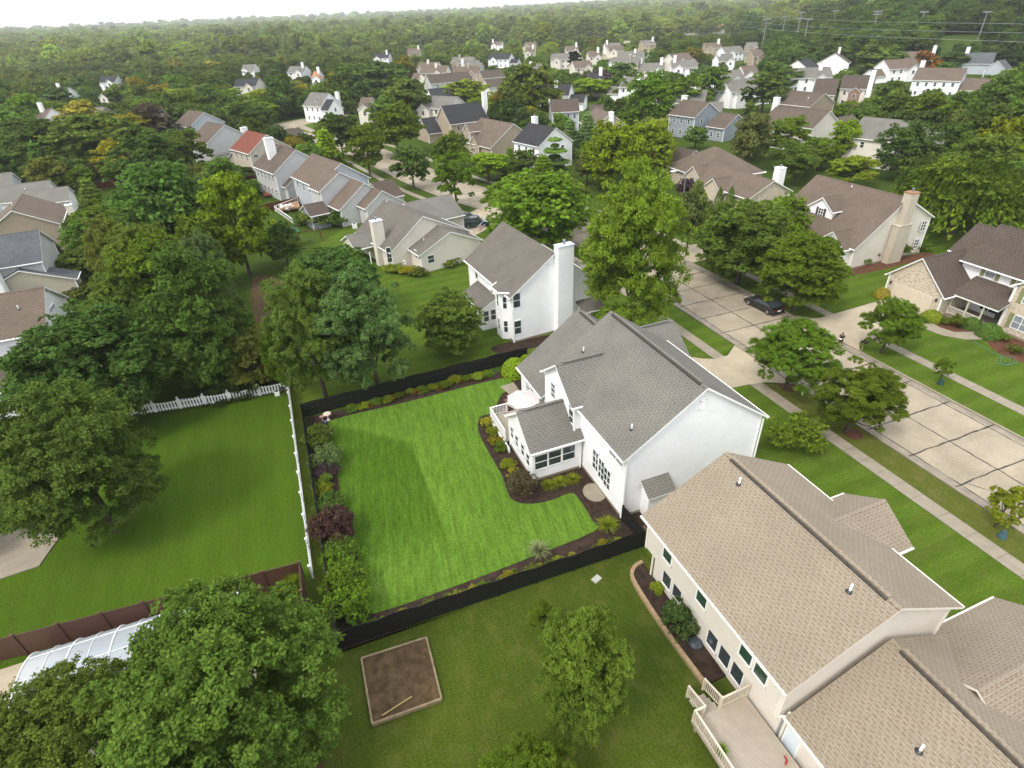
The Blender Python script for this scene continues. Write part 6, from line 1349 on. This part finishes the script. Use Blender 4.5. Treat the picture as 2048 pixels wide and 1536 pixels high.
# sports lights and lines
def flood(px,top,hh,label,big=False):
    x,y=at(px,top,hh);g=hill(x,y);r=empty('floodlight_pole',(x,y,g),label,'floodlight pole','sports floodlights before the woods');mb=MB();mb.tube([(x,y,g),(x,y,hh)],[.35,.2],STEEL,8);mb.build('pole',r);u=np.array([math.cos(cr),math.sin(cr),0])
    for k in range(2 if big else 1):
        mb=MB();mb.bar(tuple(np.array([x,y,hh-.2-1.3*k])-u*1.9),tuple(np.array([x,y,hh-.2-1.3*k])+u*2.2),.2,STEEL)
        for i in range(5):mb.obox(np.array([x,y,hh+.15-1.3*k])+u*(i-2)*.95,u*.34,np.array([-u[1],u[0],0])*.2,(0,0,.24),STEEL)
        mb.build('lamp_bank',r)
FLD=[(1534,39,22,'leftmost short floodlight pole'),(1571,33,22,'second floodlight pole from the left'),(1600,37,22,'lower one of the two close floodlight poles'),(1604,25,24,'higher one of the two close floodlight poles'),(1617,38,22,'small floodlight pole right of the close pair'),(1671,22,24,'slim floodlight pole left of the big double one'),(1756,23,24,'big double bank floodlight pole'),(1849,24,23,'leaning looking floodlight pole right of the double one'),(1975,24,22,'rightmost floodlight pole before the woods')]
for i,(a,b,c,l) in enumerate(FLD):flood(a,b,c,l,i==6)
r=empty('power_line',(*at(1500,60,18),0),'thin power wires crossing in front of the right woods','power line')
for (x0,y0),(x1,y1),z in (((1480,30),(2048,48),22),((1480,42),(2048,66),20),((1480,52),(2048,84),18)):
    p=np.array([*at(x0,y0,z),z]);q=np.array([*at(x1,y1,z),z]);mb=MB();mb.tube([tuple(p*(1-t)+q*t-np.array([0,0,1.2*math.sin(math.pi*t)])) for t in np.linspace(0,1,9)],.045,STEEL,4);mb.build('wire',r)
def upole(px,py,top,hh,label):
    x,y=at(px,py,0);r=empty('utility_pole',(x,y,0),label,'utility pole','utility poles');mb=MB();mb.tube([(x,y,0),(x,y,hh)],[.2,.12],BARK,6);mb.build('pole',r);u=np.array([math.cos(cr),math.sin(cr),0]);mb=MB();mb.bar(np.array([x,y,hh-.8])-u*1.4,np.array([x,y,hh-.8])+u*1.4,.15,BARK);mb.build('crossarm',r)
for a,b,l in ((1190,72,'utility pole at the left of the far group'),(1208,70,'second utility pole of the far group'),(1266,66,'utility pole in the middle of the far group'),(1315,64,'utility pole at the right of the far group'),(1424,56,'utility pole near the red roofed school')):upole(a,b,0,17,l)
# ---------------------------------------------------------------- scattered trees of the suburb
def street_d(x,y):
    return min(math.hypot(x-p[0],y-p[1]) for p in _cl)
cand=[];rs=np.random.default_rng(21)
for _ in range(9000):
    az=R_(20.1+rs.uniform(-44,46));d=math.sqrt(rs.uniform(75**2,255**2));cand.append((math.sin(az)*d,math.cos(az)*d))
SC=[];placed=[(t[0],t[1],t[2]) for t in TR];ind=0
def blocked(x,y,R,Ht):
    if y<235 and street_d(x,y)<9+R*.6:return True
    a=prj(x,y,Ht*.55);
    if a[2]<1:return True
    rp=R*CF/a[2];tp=prj(x,y,Ht)
    for k in KEEP:
        if math.hypot(x-k[5],y-k[6])<k[7]+R*.8:return True
        if a[2]<k[4]+4 and a[0]+rp*.75>k[0] and a[0]-rp*.75<k[2] and tp[1]<k[3]-(k[3]-k[1])*.25 and prj(x,y,0)[1]>k[1]:return True
    return False
def openland(x,y):
    q=prj(x,y,0)
    if 540<q[0]<760 and 225<q[1]<300:return True
    # yards of the visible lawns stay free
    return (y<150 and -8<x<24) or (y<72) or (52<x<112 and y<88) or (x<-8 and y<98)
COLS=['dark','mid','mid','green','green','olive','deep','light','bright','yel','blue','grey']
PC=[.17,.2,.12,.12,.08,.09,.07,.05,.04,.03,.02,.01]
ADJ={'dark':'dark green','mid':'mid green','green':'fresh green','olive':'olive green','deep':'blackish green','light':'pale green','bright':'bright green','yel':'yellowish','blue':'bluish green','grey':'greyish green'}
for x,y in cand:
    if ind>=150:break
    if openland(x,y):continue
    R=rs.uniform(3.2,5.4);Ht=R*rs.uniform(1.6,2.2)
    if any(math.hypot(x-a,y-b)<(R+c)*.72 for a,b,c in placed) or blocked(x,y,R,Ht):continue
    c=COLS[rs.choice(12,p=PC)];kd=['round','oval','round','tall','loose','spruce'][rs.choice(6,p=[.4,.2,.15,.1,.08,.07])]
    d=math.hypot(x,y);a=prj(x,y,Ht)
    SC.append((x,y,R,Ht,kd,c,d,a));placed.append((x,y,R));ind+=1
STOP={'with','and','the','a','of','its','on','in','beside','behind','at','by','near','to','under','seen','against','right','left','before'}
ADJ={'dark':'dark green','mid':'mid green','green':'fresh green','olive':'olive green','deep':'blackish green','light':'pale green','bright':'bright green','yel':'yellowish','blue':'bluish green','grey':'greyish green'}
keyed={}
for q in SC:
    a=q[7];n=min(LM,key=lambda l:math.hypot(l[1][0]-a[0],(l[1][1]-a[1])*1.6)+abs(l[1][2]-q[6])*.6);w=n[0].split()[:7]
    while w[-1] in STOP:w.pop()
    dx,dz=a[0]-n[1][0],q[6]-n[1][2];rel='behind' if dz>14 else 'in front of' if dz<-14 else 'right of' if dx>0 else 'left of'
    keyed.setdefault('%s %s tree %s the %s'%(ADJ[q[5]],{'spruce':'conical','oval':'upright','tall':'full','loose':'airy'}.get(q[4],'rounded'),rel,' '.join(w)),[]).append(q)
ORD=['leftmost','second from left','third from left','fourth from left','fifth from left','sixth from left']
for lab,qs in keyed.items():
    qs.sort(key=lambda q:q[7][0])
    for i,(x,y,R,Ht,kd,c,d,a) in enumerate(qs):
        l=lab if len(qs)==1 else (ORD[i] if i<6 else 'far right')+' '+lab
        plant(x,y,R,Ht,kd,c,' '.join(l.split()[:16]),'tree','trees of the suburban canopy','mid' if d<150 else 'far',z=hill(x,y)-.01)
print('individual scattered',ind)
# ---------------------------------------------------------------- far woods as one mass each
def woods(name,pts,scales,label,srcs,cols=None):
    n=len(pts);me=bpy.data.meshes.new(name);me.vertices.add(n);me.vertices.foreach_set('co',np.array(pts,np.float32).ravel())
    a=me.attributes.new('sc','FLOAT_VECTOR','POINT');a.data.foreach_set('vector',np.array(scales,np.float32).ravel());a=me.attributes.new('rt','FLOAT','POINT');a.data.foreach_set('value',rs.uniform(0,6.28,n).astype(np.float32))
    a=me.attributes.new('id_','INT','POINT');a.data.foreach_set('value',rs.integers(0,len(srcs),n).astype(np.int32))
    a=me.attributes.new('tint','FLOAT_COLOR','POINT');a.data.foreach_set('color',np.c_[np.array(cols),np.ones(n)].astype(np.float32).ravel())
    o=bpy.data.objects.new(name,me);link(o);tag(o,label,'woodland',kind='stuff')
    ng=bpy.data.node_groups.new(name,'GeometryNodeTree');ng.interface.new_socket('Geometry',in_out='INPUT',socket_type='NodeSocketGeometry');ng.interface.new_socket('Geometry',in_out='OUTPUT',socket_type='NodeSocketGeometry')
    nn=ng.nodes;gi=nn.new('NodeGroupInput');go=nn.new('NodeGroupOutput');mp=nn.new('GeometryNodeMeshToPoints');ng.links.new(gi.outputs[0],mp.inputs[0]);iop=nn.new('GeometryNodeInstanceOnPoints');ng.links.new(mp.outputs[0],iop.inputs['Points'])
    jn=nn.new('GeometryNodeJoinGeometry')
    for s in srcs[::-1]:
        oi=nn.new('GeometryNodeObjectInfo');oi.inputs['Object'].default_value=s;oi.transform_space='ORIGINAL';oi.inputs['As Instance'].default_value=True
        gti=nn.new('GeometryNodeGeometryToInstance');ng.links.new(oi.outputs['Geometry'],jn.inputs[0])
    ng.links.new(jn.outputs[0],iop.inputs['Instance']);iop.inputs['Pick Instance'].default_value=True
    def attr(nm,dt):
        q=nn.new('GeometryNodeInputNamedAttribute');q.data_type=dt;q.inputs[0].default_value=nm;return q.outputs[0]
    ng.links.new(attr('id_','INT'),iop.inputs['Instance Index']);ng.links.new(attr('sc','FLOAT_VECTOR'),iop.inputs['Scale'])
    cx=nn.new('ShaderNodeCombineXYZ');ng.links.new(attr('rt','FLOAT'),cx.inputs[2]);ng.links.new(cx.outputs[0],iop.inputs['Rotation'])
    ng.links.new(iop.outputs[0],go.inputs[0]);m=o.modifiers.new('woods','NODES');m.node_group=ng;return o
FOL2=leafmat('woodland foliage')
_nt=FOL2.node_tree;_at=N(_nt,'Attribute',attribute_name='tint');_at.attribute_type='INSTANCER'
for l in list(_nt.links):
    if l.from_node.type=='OBJECT_INFO' and l.from_socket.name=='Color':
        t=l.to_socket;_nt.links.remove(l);_nt.links.new(_at.outputs['Color'],t)
# distant crowns: real trees of the wood, the others repeat them
SRC=[]
for i,(px,kd) in enumerate(((640,'round'),(900,'round'),(1150,'oval'),(300,'tall'))):
    x,y=at(px,108,9);me,_,_=proto(kd,'far',i%3);me=me.copy();me.materials.clear();me.materials.append(LEAF)
    r=plant(x,y,5,11,kd,'mid',['round wood edge tree in the left centre distance','round wood edge tree in the centre distance','upright wood edge tree in the right centre distance','tall wood edge tree in the left distance'][i],'tree',None,'far')
    m2=proto(kd,'far',i%3)[0].copy();m2.materials.clear();m2.materials.append(FOL2);c=[q for q in r.children if q.name.startswith('crown')][0];SRC.append((r,c,m2))
for r,c,m2 in SRC:
    c.data=m2;c.data.materials.clear();c.data.materials.append(FOL2)
print('scatter far')
def gen(dmin,dmax,n,azr=(-46,48),sc=(1.,1.5),test=None,dens=1.):
    P=[];Sx=[];Cx=[]
    g={}
    for _ in range(n):
        az=R_(20.1+rs.uniform(*azr));d=math.sqrt(rs.uniform(dmin**2,dmax**2));x,y=math.sin(az)*d,math.cos(az)*d;s=rs.uniform(*sc)*(1+max(0,(d-600))/2500)
        R=4.3*s;k=(int(x//(R*1.5)),int(y//(R*1.5)))
        if k in g:continue
        if test and not test(x,y,R):continue
        g[k]=1;P.append((x,y,hill(x,y)-.5));Sx.append((s,s,s*rs.uniform(.75,1.15)))
        c=np.array(COL[['dark','mid','mid','green','olive','deep','light','yel','grey','blue'][rs.choice(10,p=[.2,.2,.12,.14,.1,.1,.05,.03,.03,.03])]])
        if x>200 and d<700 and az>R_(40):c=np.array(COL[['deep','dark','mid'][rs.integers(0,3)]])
        elif d>600:c=c*.5+np.array(COL['light'])*1.0  # farther crowns paled toward light green: distance haze put into the tint
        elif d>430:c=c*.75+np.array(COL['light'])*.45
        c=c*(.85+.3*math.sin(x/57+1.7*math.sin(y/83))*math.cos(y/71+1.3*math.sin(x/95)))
        Cx.append(c*rs.uniform(.75,1.25))
    return P,Sx,Cx
def field(x,y):
    # open fields and car parks far off in the middle
    a=math.degrees(math.atan2(x,y));d=math.hypot(x,y);return ((25<a<45 and 430<d<760) or (12.5<a<24.5 and 490<d<720)) and rs.random()>.13
ok=lambda x,y,R:(not blocked(x,y,R,R*2.3)) and not field(x,y) and not any(math.hypot(x-a,y-b)<(R+c)*.6 for a,b,c in placed)
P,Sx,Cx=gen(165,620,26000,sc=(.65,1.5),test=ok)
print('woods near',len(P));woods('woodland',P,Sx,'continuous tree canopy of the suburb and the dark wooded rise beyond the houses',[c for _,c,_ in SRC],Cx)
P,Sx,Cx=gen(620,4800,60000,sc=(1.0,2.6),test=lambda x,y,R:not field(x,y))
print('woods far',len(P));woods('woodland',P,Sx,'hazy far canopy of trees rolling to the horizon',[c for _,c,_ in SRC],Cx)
HAZE_D=1.15e-4
# ---------------------------------------------------------------- haze
hm=bpy.data.materials.new('haze');hm.use_nodes=True;hn=hm.node_tree
for n in list(hn.nodes):
    if n.type!='OUTPUT_MATERIAL':hn.nodes.remove(n)
pv=hn.nodes.new('ShaderNodeVolumePrincipled');pv.inputs['Color'].default_value=(.93,.96,1,1);pv.inputs['Density'].default_value=HAZE_D;hn.links.new(pv.outputs[0],hn.nodes['Material Output'].inputs['Volume'])
mb=MB();mb.box((-5200,-80,-1.5),(5200,6600,75),hm);hz=mb.build('haze');tag(hz,'pale summer haze filling the air','haze',kind='stuff')
